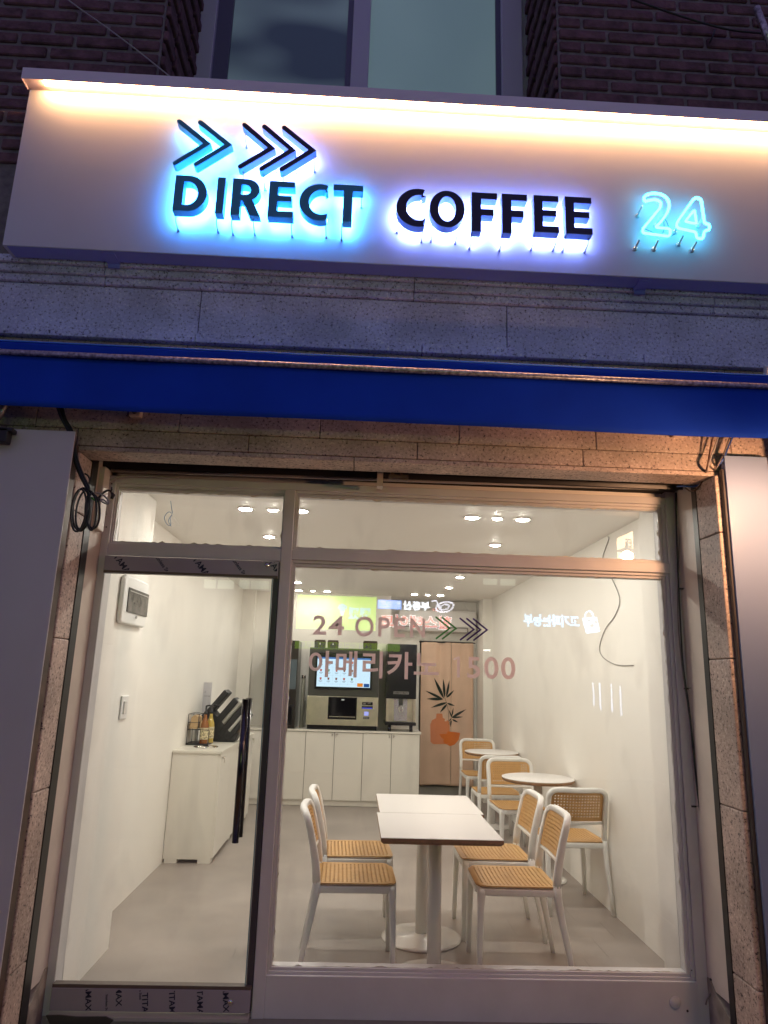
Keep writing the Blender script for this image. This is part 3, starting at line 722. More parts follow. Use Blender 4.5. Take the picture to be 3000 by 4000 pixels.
# ================================================================== CABLES
def A(pts, Y): return [at(x, y, 'Y', Y) if not isinstance(Y, str) else None for x, y in pts]
def R3z(x, y): return (x*.30139, 1500+y*.30139)   # crop 0..500 x 1500..2100
cc = thing('cable_coil', at(350, 1910, 'Y', -.42), 'tangled coil of black cables hanging at the top left window corner', 'cables')
cb = MB()
for k in range(6):
    j = (random.uniform(-8, 8), random.uniform(-6, 6))
    pts = [(740+k*14, 300), (790+k*12, 440+k*3), (880+k*10+j[0], 600), (925+k*9+j[1], 760), (960+k*9, 980), (1030+k*10, 1180+j[0]), (1110+k*8, 1330), (1140+k*4, 1380)]
    cb.tube(spline([at(*R3z(*q), 'Y', -.435-.004*(k % 3)) for q in pts], 6), .0052, 7)
cb.build('cable_run', m_rubber, cc)
cl = MB()
def loop(cx, cy, rx, ry, a0, a1, Y, r=.0048, tilt=0):
    pts = []
    for k in range(25):
        a = radians(a0+(a1-a0)*k/24); x = cx+rx*cos(a); y = cy+ry*sin(a); pts.append(at(*R3z(x+tilt*(y-cy), y), 'Y', Y))
    cl.tube(pts, r, 7)
for k, (cx, rx, ry, tl) in enumerate(((1045, 100, 265, -.12), (1060, 115, 280, -.08), (1075, 85, 250, -.15), (1020, 95, 275, -.1), (1180, 75, 235, 0), (1205, 90, 225, .02), (1190, 60, 240, -.03))):
    loop(cx, 1620+k*6, rx, ry, -95, 262, -.43-.006*(k % 4), .0045, tl)
cl.build('cable_loop', m_rubber, cc)
tl_ = MB()
for k, pts in enumerate(([(1150, 1380), (1210, 1440), (1270, 1500), (1290, 1520)], [(1150, 1370), (1190, 1400), (1250, 1475), (1300, 1500)], [(1260, 1490), (1330, 1420), (1400, 1380), (1440, 1385), (1450, 1335)],
       [(1270, 1495), (1350, 1400), (1420, 1380), (1460, 1440)], [(1100, 1160), (1140, 1190), (1160, 1240), (1150, 1320)])):
    tl_.tube(spline([at(*R3z(*q), 'Y', -.435+.003*k) for q in pts], 6), .0042, 7)
tl_.tube([at(*R3z(1440, 1400), 'Y', -.43), at(*R3z(1470, 1440), 'Y', -.43), at(*R3z(1445, 1490), 'Y', -.43)], [.004, .010, .006], 7)
tl_.build('cable_tail', m_rubber, cc)
tw = MB()
for k, pts in enumerate(([(1290, 1500), (1350, 1540), (1400, 1555), (1415, 1530)], [(1290, 1510), (1340, 1500), (1400, 1545)], [(1340, 1440), (1390, 1490), (1410, 1520)], [(1230, 1410), (1290, 1420), (1330, 1450)])):
    tw.tube(spline([at(*R3z(*q), 'Y', -.43) for q in pts], 5), .004, 6)
tw.build('bare_wire', m_cablew, cc)
MB().tube(spline([at(*R3z(*q), 'Y', -.425) for q in ((1175, 1465), (1220, 1500), (1265, 1525))], 5), .004, 6).build('earth_wire', mat('green_wire', (.05, .30, .05), .4), cc)
tp = at(*R3z(1255, 1900), 'Y', -.10)
tg = thing('junction_box', (FR0+.01, -.09, tp.z), 'small white box low on the left jamb behind the cable coil', 'box')
MB().box(FR0+.001, FR0+.03, -.14, -.06, tp.z, tp.z+.32).build('box_body', m_jamb, tg, bevel=.004)
# right bundle crossing the corner
def R4z(x, y): return (2500+x*.30139, 1650+y*.30139)
rb = thing('cable_bundle', at(2740, 1880, 'Y', -.45), 'brown, grey and blue cables sweeping over the top right window corner', 'cables')
for nm, mt, pts, r in (('brown_cable', mat('brown_cable', (.10, .05, .03), .5), [(975, 100), (935, 230), (900, 420), (870, 580), (820, 740), (740, 860), (660, 890), (590, 850)], .0045),
     ('cream_cable', m_cablew, [(1030, 100), (1000, 230), (930, 420), (885, 570), (850, 760), (790, 850), (700, 880)], .0042),
     ('grey_cable', mat('mid_cable', (.16, .13, .12), .5), [(1190, 120), (1130, 280), (1075, 430), (1000, 570), (920, 690), (830, 780), (720, 830), (600, 820), (480, 830)], .0042),
     ('blue_cable', mat('blue_cable', (.04, .10, .35), .45), [(1235, 120), (1160, 280), (1100, 430), (1040, 530), (940, 660), (850, 760), (700, 830), (560, 825), (480, 830)], .0042)):
    MB().tube(spline([at(*R4z(*q), 'Y', -.46+.004*i*(1 if i < 4 else 9)) for i, q in enumerate(pts)], 6), r, 8).build(nm, mt, rb)
# conduit above the frame
cn = thing('conduit', (.2, -.04, 2.47), 'thin grey cable running along the top of the shop window frame', 'cable')
MB().tube([(FR0+.02, -.035, 2.492), (-.4, -.036, 2.497), (.6, -.035, 2.503), (FR1-.10, -.035, 2.512)], .009, 10).build('cable_run', m_cablew, cn)
MB().tube(spline([at(*q, 'Y', -.03) for q in ((415, 2010), (418, 1900), (440, 1872), (520, 1858), (700, 1868))], 6), .005, 8).build('cable_tail', m_cablew, cn)
# cables down the right side of the frame
rc_ = thing('side_cable', (FR1-.03, -.03, 1.2), 'black and grey cables tied down the right side of the window frame', 'cables')
MB().tube(spline([at(*q, 'Y', -.03) for q in ((2640, 1925), (2645, 2150), (2656, 2400), (2668, 2600), (2695, 2800), (2720, 3050), (2752, 3300), (2772, 3480), (2778, 3650), (2783, 3790), (2790, 3860))], 6), .0050, 8).build('cable_run', m_rubber, rc_)
MB().tube(spline([at(*q, 'Y', -.024) for q in ((2655, 1930), (2652, 2150), (2648, 2400), (2664, 2600), (2700, 2850), (2730, 3080), (2768, 3440), (2776, 3650), (2786, 3840), (2762, 3905), (2757, 3925))], 6), .0034, 8).build('cable_run', mat('mid_cable', (.16, .13, .12), .5), rc_)
tt = MB()
for q in ((2660, 2300), (2680, 2690), (2710, 3150), (2768, 3553), (2782, 3826)):
    p = at(*q, 'Y', -.032); tt.box(p.x-.010, p.x+.010, p.y-.006, p.y+.004, p.z-.004, p.z+.004); tt.tube([p, p+Vector((.02, -.01, .004))], .0015, 5)
tt.build('cable_tie', m_rubber, rc_)
# wires over the brickwork
b1 = MB().tube(spline([at(*q, 'Y', -.43) for q in ((235, -25), (300, 25), (420, 110), (540, 200), (640, 280), (700, 330))], 5), .0035, 6).build('overhead_wire', m_cablew)
tag(b1, 'thin pale wire slanting across the brick wall left of the upstairs window', 'wire', 'wires on the brick wall')
b2 = MB().tube(spline([at(*q, 'Y', -.46) for q in ((2420, -20), (2520, 15), (2650, 60), (2800, 105), (2900, 123), (3020, 132))], 5), .0060, 6).tube([at(2793, 115, 'Y', -.43), at(2785, 140, 'Y', -.43), at(2771, 168, 'Y', -.41)], .005, 6).build('overhead_wire', m_rubber)
tag(b2, 'thick dark cable drooping across the brick wall right of the upstairs window', 'wire', 'wires on the brick wall')
b3 = MB().tube([at(2955, 30, 'Y', -.6), at(2985, 110, 'Y', -.6), at(3010, 180, 'Y', -.6)], .018, 8).build('pole_stub', m_rod)
tag(b3, 'pale metal pole end at the top right corner in front of the brick wall', 'pole')

# ================================================================== DOWNLIGHTS
e_dl = emission('downlight_glow', (1, .95, .86), 375)
m_trim = mat('white_trim', (.8, .78, .74), .4)
e_dl2 = emission('dimmer_downlight_glow', (1, .925, .81), 95)
def downlight(x, y, r, label):
    t = thing('downlight', (x, y, ZC), label, 'ceiling light', 'round recessed lights in the cafe ceiling')
    MB().lathe([(r*.86, -.001), (r*.86, -.009), (r*1.12, -.006), (r*1.16, -.0005), (r*.86, -.001)], (x, y, ZC), 32).build('trim', m_trim, t)
    MB().lathe([(0, -.015), (r*.35, -.014), (r*.62, -.011), (r*.80, -.007), (r*.85, -.004), (0, -.0035)], (x, y, ZC), 24).build('diffuser', e_dl2 if y > 5 else e_dl, t)
rows = [(.87, 'front row'), (1.79, 'second row'), (2.72, 'third row'), (3.65, 'fourth row'), (4.52, 'fifth row'), (5.32, 'rearmost row')]
for side, xs, xw in (('left', (-.745, -.568, -.385), -.70), ('right', (.732, .90, 1.067), 1.068)):
    for i, (y, rn) in enumerate(rows):
        if i in (0, 5):
            for x, nm, r in zip(xs, ('left', 'small middle', 'right'), (.050, .036, .050)):
                downlight(x, y, r, f'{nm} of three lights in the {rn}, {side} half of the ceiling')
        else:
            downlight(xw, y, .047, f'single ceiling light of the {rn}, {side} half')

# ================================================================== WALL FITTINGS
bk_ = thing('breaker_box', (-1.29, .5, 1.74), 'white electrical breaker cover with a smoked window on the pilaster by the door', 'fuse box')
MB().prism([(.275, 1.745), (.30, 1.735), (.70, 1.735), (.722, 1.755), (.722, 1.985), (.70, 2.0), (.30, 2.0), (.275, 1.98)], 'X', -1.289, -1.262).build('cover', m_white, bk_, bevel=.010, seg=3)
MB().box(-1.263, -1.256, .345, .715, 1.80, 1.935).build('smoked_window', mat('smoked_window', (.12, .11, .10), .12, noise=(12, .6, 4)), bk_, bevel=.003)
MB().box(-1.256, -1.252, .50, .52, 1.775, 1.79).box(-1.256, -1.254, .36, .70, 1.915, 1.92).build('catch', m_cablew, bk_)
sw = thing('light_switch', (-1.29, .56, 1.22), 'white two-rocker light switch on the pilaster by the door', 'light switch')
MB().box(-1.289, -1.280, .505, .62, 1.222, 1.347).build('plate', m_white, sw, bevel=.003)
MB().box(-1.281, -1.274, .535, .590, 1.250, 1.318).build('rocker', mat('white_rocker', (.68, .67, .64), .3), sw, bevel=.002)
hw = thing('ceiling_wire', (-1.19, .80, 2.53), 'loose knot of blue and white wire dangling from the ceiling near the door', 'wire')
def RD(x, y): return (200+x*.5727, 1850+y*.5727)
MB().tube(spline([Vector((-1.196, .75, 2.53))]+[at(*RD(*q), 'Y', .75) for q in ((822, 240), (826, 270), (800, 262), (772, 300), (790, 345), (815, 350), (812, 300), (825, 285))], 6), .0022, 6).tube(spline([at(*RD(*q), 'Y', .75) for q in ((826, 275), (800, 320), (818, 360))], 5), .002, 6).build('blue_wire', mat('pale_blue_wire', (.10, .20, .35), .4), hw)
MB().tube(spline([at(*RD(*q), 'Y', .75) for q in ((824, 280), (850, 320), (874, 355), (840, 340), (806, 320))], 5), .0022, 6).build('white_wire', m_white, hw)
ww = MB().tube(spline([Vector((XR-.004, y, z)) for y, z in ((1.28, 2.52), (1.261, 2.50), (1.34, 2.44), (1.398, 2.38), (1.33, 2.29), (1.239, 2.21), (1.112, 2.053), (1.22, 1.947), (1.411, 1.872), (1.542, 1.752), (1.488, 1.678), (1.246, 1.621), (.937, 1.611))], 6), .0032, 6).build('wall_wire', m_cablew)
tag(ww, 'thin grey wire wandering in an S down the bare right wall', 'wire')
# wall wire needs a nail-like end cap
# ================================================================== LEFT CABINET + ITEMS
cb_ = thing('side_cabinet', (-1.27, 3.4, 0), 'cream low cabinet along the left wall with a round chute in its top', 'cabinet')
CY0, CY1, CX0, CX1, CZ = 2.53, 4.42, -1.467, -1.072, .853
MB().box(CX0, CX1-.018, CY0+.004, CY1, .03, CZ-.02).build('carcass', m_cab, cb_, bevel=.001)
hc = (-1.262, 2.845)
c_ = MB(); n = 40
ring = [(hc[0]+.095*cos(2*pi*k/n), hc[1]+.125*sin(2*pi*k/n)) for k in range(n)]
vs, fs = flat_shape([[(CX0, CY0-.01), (CX1+.008, CY0-.01), (CX1+.008, CY1), (CX0, CY1)], ring], .009); c_.add([(v.x, v.y, v.z+CZ-.009) for v in vs], fs)
c_.build('worktop', m_ctop, cb_)
ch = MB(); n = 40
pr_ = [(1.08, .001), (1.08, .004), (1.0, .003), (.98, -.02), (.97, -.16), (0, -.165)]
vs = [(hc[0]+.095*r*cos(2*pi*k/n), hc[1]+.125*r*sin(2*pi*k/n), CZ+h) for r, h in pr_ for k in range(n)]
ch.add(vs, [(i*n+k, i*n+(k+1) % n, (i+1)*n+(k+1) % n, (i+1)*n+k) for i in range(5) for k in range(n)], True); ch.build('chute_ring', m_chrome, cb_)
for k in range(4):
    a = CY0+.012+k*.4675
    d = MB().box(CX1-.018, CX1, a, a+.4635, .045, CZ-.024).build('door', m_cab, cb_, bevel=.001)
    yk = a+.06 if k % 2 == 0 else a+.40
    MB().lathe([(0, .0), (.006, .0), (.005, .012), (.012, .016), (.011, .022), (0, .024)], (CX1, yk, .795), 14, 'X').tube([(CX1+.018, yk, .79), (CX1+.022, yk+.012, .775), (CX1+.016, yk+.014, .755)], .003, 6).build('knob', m_chrome, d)
for xx in (CX0+.06, CX1-.07):
    for yy in (CY0+.05, 3.4, CY1-.06): MB().box(xx-.05, xx+.05, yy-.045, yy+.045, 0, .031).build('foot', m_cab, cb_)
# syrup bottle
def bottle(x, y, z, label, mt, s=1.0):
    t = thing('syrup_bottle', (x, y, z), label, 'bottle', 'syrup bottles in the wire rack')
    MB().lathe([(0, 0), (.034, 0), (.037, .008), (.037, .15), (.034, .18), (.020, .215), (.015, .235), (.015, .26), (0, .26)], (x, y, z), 20).build('glass_body', mt, t)
    MB().lathe([(.0375, .045), (.0378, .05), (.0378, .140), (.0375, .145)], (x, y, z), 20).build('paper_label', mat('floral_label', (.55, .48, .30), .6, noise=(60, .75, 2)), t)
    MB().lathe([(0, .26), (.017, .26), (.017, .28), (.008, .285), (.008, .335), (0, .335)], (x, y, z), 14).tube([(x, y, z+.332), (x+.03, y-.004, z+.338), (x+.062, y-.008, z+.330), (x+.066, y-.008, z+.318)], .007, 8).build('pump', m_blkm, t)
    return t
bottle(-1.322, 3.02, CZ+.002, 'amber syrup bottle with a black pump and floral label, front of the rack', mat('amber_syrup', (.26, .085, .012), .12, coat=.6))
bottle(-1.300, 3.16, CZ+.002, 'pale golden syrup bottle just behind the amber one', mat('golden_syrup', (.50, .36, .07), .12, coat=.6))
# wire rack with boxes
rk = thing('wire_rack', (-1.40, 3.02, CZ), 'small black two-tier wire rack against the left wall on the cabinet', 'rack')
r_ = MB(); x0, x1, y0, y1 = -1.458, -1.366, 2.955, 3.16; z0 = CZ+.002
for x in (x0, x1):
    for y in (y0, y1): r_.tube([(x, y, z0), (x, y, z0+.262)], .0032, 6)
for h in (.012, .13, .19, .262):
    for a, b in (((x0, y0), (x1, y0)), ((x1, y0), (x1, y1)), ((x0, y1), (x1, y1)), ((x0, y0), (x0, y1))): r_.tube([(*a, z0+h), (*b, z0+h)], .0028, 6)
for x in (x1, -1.268):
    r_.tube([(x, y0, z0), (x, y0, z0+.13)], .003, 6)
r_.tube([(x1, y0, z0+.13), (-1.268, y0, z0+.13)], .003, 6).tube([(x1, y0, z0+.012), (-1.268, y0, z0+.012)], .003, 6).box(x0, -1.268, y0, y1, z0, z0+.008)
r_.build('wire_frame', m_blkm, rk)
kb = MB(); kb.prism([(x0+.008, z0+.135), (x1-.012, z0+.135), (x1-.008, z0+.235), (x0+.05, z0+.255), (x0+.02, z0+.235)], 'Y', y0+.02, y1-.02)
o = kb.build('cup_sleeve', mat('kraft_card', (.52, .36, .20), .8), None, bevel=.004); tag(o, 'brown cardboard cup sleeve standing in the top of the wire rack', 'cup sleeve')
o = MB().prism([(x1+.004, z0+.14), (-1.345, z0+.14), (-1.345, z0+.21), (x1+.006, z0+.20)], 'Y', 3.0, 3.10).build('cup_sleeve', mat('kraft_card'), None); tag(o, 'smaller brown cardboard sleeve right behind the amber syrup bottle', 'cup sleeve')
# cup dispenser (black slanted tubes)
cdp = thing('cup_dispenser', (-1.2, 3.38, CZ), 'black slanted cup and lid dispenser on the cabinet by the left wall', 'dispenser')
bs = MB(); yA, yB = 3.30, 3.50
bs.prism([(-1.33, CZ+.002), (-1.095, CZ+.002), (-1.085, CZ+.02), (-1.055, CZ+.10), (-1.12, CZ+.06), (-1.33, CZ+.30), (-1.42, CZ+.24), (-1.42, CZ+.05)], 'Y', yA, yB).build('stand', m_blkm, cdp, bevel=.008)
ax = Vector((.62, 0, .785)).normalized(); pe = Vector((.785, 0, -.62))
def tubebox(c, L, w, nm, mt, y0=yA-.004, y1=yB+.004, op=True):
    b = MB(); a = Vector(c); P = [a-pe*w/2, a+pe*w/2, a+pe*w/2+ax*L, a-pe*w/2+ax*L]
    b.prism([(p.x, p.z) for p in P], 'Y', y0, y1); return b.build(nm, mt, cdp, bevel=.010, seg=3)
for k, (cx, cz, L, w_) in enumerate(((-1.405, CZ+.20, .33, .055), (-1.315, CZ+.12, .34, .060), (-1.235, CZ+.06, .34, .055), (-1.165, CZ+.02, .30, .050))): tubebox((cx, 0, cz), L, w_, 'tube_slot', m_blkm)
def stack(cx, cz, L, r, nm, mt, lab, y=3.37):
    c = Vector((cx, y, cz)); b = MB(); pts = []; rr = []
    n = 14
    for k in range(n): pts += [c+ax*(L*k/n), c+ax*(L*(k+.8)/n)]; rr += [r, r*.90]
    pts.append(c+ax*(L+.002)); rr.append(r*.5)
    o = b.tube(pts, rr, 20).build(nm, mt); tag(o, lab, 'cups' if 'lid' not in nm else 'lids'); return o
stack(-1.272, CZ+.11, .34, .036, 'cup_stack', mat('clear_cups', (.50, .48, .44), .12, spec=.9), 'stack of clear plastic cups in the dispenser', 3.345)
stack(-1.192, CZ+.07, .27, .036, 'lid_stack', m_white, 'stack of white lids in the lower slot of the dispenser', 3.345)
o = stack(-1.120, CZ+.045, .14, .030, 'sleeve_stack', mat('brown_sleeves', (.20, .13, .09), .8), 'short stack of brown corrugated sleeves at the bottom of the dispenser', 3.345)
mc = thing('menu_card', (-1.45, 3.42, 1.2), 'white notice card with small print leaning on the wall behind the dispenser', 'card')
MB().box(-1.466, -1.385, 3.515, 3.518, CZ+.25, 1.385).build('card', mat('lilac_white_card', (.62, .60, .64), .5), mc)
tx = MB(); add_text(tx, '\ucee4\ud53c \uba38\uc2e0 \uc0ac\uc6a9\ubc95', -1.452, -1.398, 1.25, 1.262, 3.5145, thick=.0004); add_text(tx, ')', -1.450, -1.442, 1.285, 1.305, 3.5145, thick=.0004); tx.build('print', m_ink, mc)

# ================================================================== BACK COUNTER AND MACHINES
bc = thing('back_counter', (-.2, 5.35, 0), 'long cream counter with flush doors along the back wall under the machines', 'counter')
BY0, BY1, BX0, BX1, BZ = 5.118, YB-.002, -1.305, .822, .852
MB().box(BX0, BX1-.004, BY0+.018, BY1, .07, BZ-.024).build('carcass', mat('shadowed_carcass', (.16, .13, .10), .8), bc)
MB().box(BX0, BX1-.010, BY0+.024, BY0+.05, .004, .07).build('plinth', m_cab, bc)
MB().box(BX0, BX1+.006, BY0-.012, BY1, BZ-.022, BZ).build('worktop', m_ctop, bc, bevel=.002)
xs = [-1.226, -.886, -.546, -.206, .133, .473, .813]
for a, b in zip(xs[:-1], xs[1:]):
    d = MB().box(a+.003, b-.003, BY0, BY0+.017, .068, BZ-.028).build('door', m_cab, bc, bevel=.001)
    k = xs.index(a); xk = b-.028 if k % 2 == 0 else a+.026
    MB().lathe([(0, 0), (.005, 0), (.004, -.010), (.010, -.013), (.009, -.019), (0, -.021)], (xk, BY0, .806), 14, 'Y').tube([(xk, BY0-.015, .803), (xk, BY0-.018, .782)], .0055, 8).build('knob', m_chrome, d)
MB().box(BX0, -1.228, BY0+.002, BY0+.02, .068, BZ-.028).build('filler', m_cab, bc)
# coffee machine
km = thing('coffee_machine', (-.12, 5.3, BZ), 'wide coffee vending machine with a lit menu screen over a brushed steel cup bay', 'coffee machine')
KX0, KX1, KY = -.556, .304, 5.13
MB().box(KX0+.012, KX1-.012, KY+.025, YB-.02, BZ+.003, .905).build('base', m_blk, km, bevel=.003)
lo = MB().box(KX0, KX1, KY, YB-.01, .905, 1.240).build('steel_front', m_steel, km, bevel=.004)
MB().box(-.300, .046, KY-.007, KY, .976, 1.234).build('cup_bay_frame', m_blk, km, bevel=.004)
MB().box(-.286, .030, KY-.0085, KY-.007, 1.012, 1.224).build('cup_bay_glass', mat('black_bay_glass', (.006, .006, .007), .06), km)
MB().box(-.280, .030, KY-.010, KY-.0085, 1.003, 1.010).build('bay_sill', m_steel, km)
MB().box(-.142, -.108, KY-.0100, KY-.0085, 1.196, 1.210).build('lit_mark', emission('soft_white_mark', (.9, .9, .85), .6), km)
MB().box(.108, .236, KY-.003, KY, 1.148, 1.184).box(.106, .238, KY-.003, KY, 1.106, 1.138).box(.128, .198, KY-.003, KY, .988, 1.014).build('payment_panel', m_blk, km, bevel=.001)
MB().box(.112, .232, KY-.004, KY-.003, 1.108, 1.119).build('blue_light_bar', emission('blue_bar', (.10, .12, .9), .9), km)
MB().box(.136, .190, KY-.004, KY, 1.026, 1.074).build('payment_button', emission('lilac_button', (.42, .45, 1.0), 1.0), km, bevel=.003)
tx = MB(); add_text(tx, 'CARD', .178, .208, 1.170, 1.178, KY-.0031, thick=.0003); add_text(tx, '\uc601\uc218\uc99d/\ubc14\ucf54\ub4dc', .134, .192, .995, 1.007, KY-.0031, thick=.0003); add_text(tx, '5', .159, .168, 1.042, 1.058, KY-.0041, thick=.0003)
tx.box(.118, .150, KY-.0036, KY-.003, 1.160, 1.162).box(.118, .150, KY-.0036, KY-.003, 1.170, 1.172).build('panel_print', m_white, km)
up = MB().box(KX0+.003, KX1-.002, KY+.006, YB-.01, 1.242, 1.812).build('upper_cabinet', m_dgrey, km, bevel=.004)
MB().box(-.476, .218, KY-.014, KY+.006, 1.325, 1.752).build('screen_bezel', m_blk, km, bevel=.004)
scn = MB().box(-.452, .194, KY-.0155, KY-.014, 1.352, 1.700).build('screen', emission('white_menu_screen', (.62, .84, 1.0), 1.15), km)
SY = KY-.0158
q = MB()
q.box(-.452, .194, SY-.0002, SY, 1.680, 1.700).build('screen_bar', emission('screen_blue_bar', (.12, .30, .75), .7), km)
q = MB()
for r in range(1, 4): q.box(-.450, .022, SY-.0002, SY, 1.680-r*.098-.0006, 1.680-r*.098+.0006)
for c in range(1, 6): q.box(-.452+c*.0945-.0005, -.452+c*.0945+.0005, SY-.0002, SY, 1.36, 1.680)
q.build('screen_grid', emission('screen_grey_line', (.5, .6, .7), .8), km)
cups = {c: MB() for c in ('brown', 'red', 'green')}; rtx = MB()
for r in range(4):
    for c in range(5):
        cx = -.452+(c+.5)*.0945; cz = 1.680-(r+.5)*.098+.010
        if cz < 1.36: continue
        k = ('brown', 'brown', 'red', 'green', 'red')[(r*2+c) % 5]
        cups[k].prism([(cx-.009, cz-.014), (cx+.009, cz-.014), (cx+.013, cz+.014), (cx-.013, cz+.014)], 'Y', SY-.0003, SY)
        rtx.box(cx-.022, cx+.022, SY-.0003, SY, cz-.030, cz-.026).box(cx-.012, cx+.012, SY-.0003, SY, cz-.040, cz-.037)
for k, c in (('brown', (.32, .14, .10)), ('red', (.62, .16, .12)), ('green', (.25, .40, .22))): cups[k].build('menu_cup', emission('screen_'+k, c, .8), km)
rtx.build('menu_text', emission('screen_ink', (.15, .17, .22), .6), km)
MB().box(.040, .108, SY-.0003, SY, 1.360, 1.402).build('orange_button', emission('screen_orange', (.90, .30, .04), .9), km)
MB().box(.120, .186, SY-.0003, SY, 1.358, 1.398).build('blue_button', emission('screen_blue', (.02, .10, .35), .9), km)
# ice dispenser
dp = thing('ice_dispenser', (.58, 5.3, BZ), 'tall black drink dispenser with a bright metal tap bay beside the curtain', 'dispenser')
DX0_, DX1_, DY = .396, .760, 5.13
MB().box(DX0_, DX1_, DY, YB-.015, 1.235, 1.885).build('upper_body', m_blk, dp, bevel=.004)
MB().box(DX0_+.004, DX1_-.004, DY+.05, YB-.02, .965, 1.235).box(DX0_+.004, DX0_+.035, DY+.004, DY+.05, .965, 1.235).box(DX1_-.035, DX1_-.004, DY+.004, DY+.05, .965, 1.235).build('steel_bay', m_steel, dp, bevel=.003)
MB().box(DX0_+.10, DX0_+.26, DY+.036, DY+.05, .975, 1.232).build('bay_back', mat('bright_bay_back', (.62, .58, .66), .25, metal=.8), dp)
MB().box(DX0_+.158, DX0_+.206, DY+.0, DY+.04, 1.160, 1.235).build('spout', m_dgrey, dp, bevel=.005)
MB().tube([(DX0_+.17, DY+.01, 1.155), (DX0_+.155, DY+.008, 1.12), (DX0_+.165, DY+.006, 1.085), (DX0_+.185, DY+.006, 1.075), (DX0_+.205, DY+.006, 1.09), (DX0_+.21, DY+.008, 1.12), (DX0_+.19, DY+.01, 1.155)], .004, 8).tube([(DX0_+.165, DY+.006, 1.115), (DX0_+.205, DY+.006, 1.115)], .004, 8).build('lever', m_chrome, dp)
MB().box(DX0_-.004, DX1_+.002, DY-.02, YB-.02, .925, .962).build('drip_tray', m_blk, dp, bevel=.004)
for x in (DX0_+.05, DX1_-.055): MB().box(x-.02, x+.02, DY+.02, DY+.06, BZ+.001, .925).lathe([(0, -.01), (.028, -.01), (.030, 0), (.028, .01), (0, .01)], (x, DY+.0, BZ+.031), 16, 'X').build('caster', m_blk, dp)
tx = MB(); tx.box(DX0_+.088, DX0_+.272, DY-.0015, DY, 1.290, 1.292).box(DX0_+.088, DX0_+.272, DY-.0015, DY, 1.316, 1.318).box(DX0_+.088, DX0_+.09, DY-.0015, DY, 1.29, 1.318).box(DX0_+.27, DX0_+.272, DY-.0015, DY, 1.29, 1.318)
add_text(tx, '\uc5bc\uc74c\uc774 \ub098\uc628 \ud6c4 \ucef5\uc744 \uaebc\ub0b4\uc138\uc694', DX0_+.095, DX0_+.265, 1.305, 1.314, DY-.0005, thick=.0004); add_text(tx, '\uc74c\ub8cc\uac00 \ub2e4 \ub098\uc62c \ub54c\uae4c\uc9c0 \uae30\ub2e4\ub9ac\uc138\uc694', DX0_+.092, DX0_+.268, 1.294, 1.302, DY-.0005, thick=.0004)
tx.build('notice_print', mat('pale_print', (.55, .53, .50), .5), dp)
# ice cup machine on the left
ic = thing('ice_cup_machine', (-.86, 5.3, BZ), 'tall black ice cup machine left of the coffee machine, behind the post', 'vending machine')
MB().box(-1.06, -.690, 5.13, YB-.01, BZ+.004, 1.888).build('machine_body', mat('black_brown_case', (.022, .016, .014), .25), ic, bevel=.004)
MB().box(-.800, -.700, 5.122, 5.13, 1.31, 1.66).build('display_window', mat('grey_display_glass', (.10, .13, .15), .08), ic, bevel=.002)
MB().box(-.95, -.72, 5.122, 5.13, .90, 1.13).build('hatch_frame', m_blk, ic, bevel=.006)
MB().box(-.93, -.735, 5.119, 5.122, .92, 1.10).build('hatch_glass', mat('black_bay_glass'), ic)
tx = MB(); add_text(tx, 'ICE', -.800, -.774, 1.205, 1.219, 5.1285, bold=.02, thick=.0006); add_text(tx, 'CUP', -.802, -.772, 1.186, 1.200, 5.1285, bold=.02, thick=.0006)
MB().lathe([(0, -.001), (.026, -.001), (.026, 0)], (-.787, 5.130, 1.203), 20, 'Y').prism([(-.800, 1.182), (-.774, 1.182), (-.787, 1.165)], 'Y', 5.1285, 5.13).build('badge', mat('badge_blue', (.04, .04, .12), .4), ic)
tx.build('badge_text', m_white, ic)
# slim cup tube between the machines
ct = thing('cup_tube', (-.62, 5.25, BZ), 'slim clear cup tube standing between the black machine and the coffee machine', 'cup holder')
MB().lathe([(0, 0), (.024, 0), (.024, .58), (.020, .585), (0, .585)], (-.625, 5.33, BZ+.003), 18).build('tube', mat('greenish_clear', (.34, .34, .28), .12), ct)
MB().lathe([(0, .585), (.026, .585), (.026, .62), (0, .625)], (-.625, 5.33, BZ+.003), 18).build('cap', m_chrome, ct)
# bags and boxes on top of the machines
def bag(x0, x1, lab, dot=True, h=.095):
    z = 1.8135; t = thing('coffee_bag', ((x0+x1)/2, 5.2, z), lab, 'bag', 'dark bags on top of the coffee machine')
    xm = (x0+x1)/2
    MB().prism([(x0+.004, z), (x1-.004, z), (x1, z+h-.02), (x1-.012, z+h-.003), (x1, z+h), (x0, z+h), (x0+.012, z+h-.003), (x0, z+h-.02)], 'Y', 5.17, 5.23).build('pouch', mat('dark_brown_pouch', (.040, .018, .012), .35), t, bevel=.006)
    if dot: MB().lathe([(0, -.001), (.009, -.001), (.009, 0)], (xm, 5.1695, z+.045), 16, 'Y').tube([(xm, 5.169, z+.052), (xm, 5.169, z+.064)], .003, 6).build('emblem', m_white, t)
bag(-.505, -.365, 'dark brown coffee bag, left of the two with a white emblem'); bag(-.345, -.205, 'dark brown coffee bag, right of the two with a white emblem')
bag(.095, .275, 'plain dark bag without an emblem on the right end of the coffee machine', False, .10)
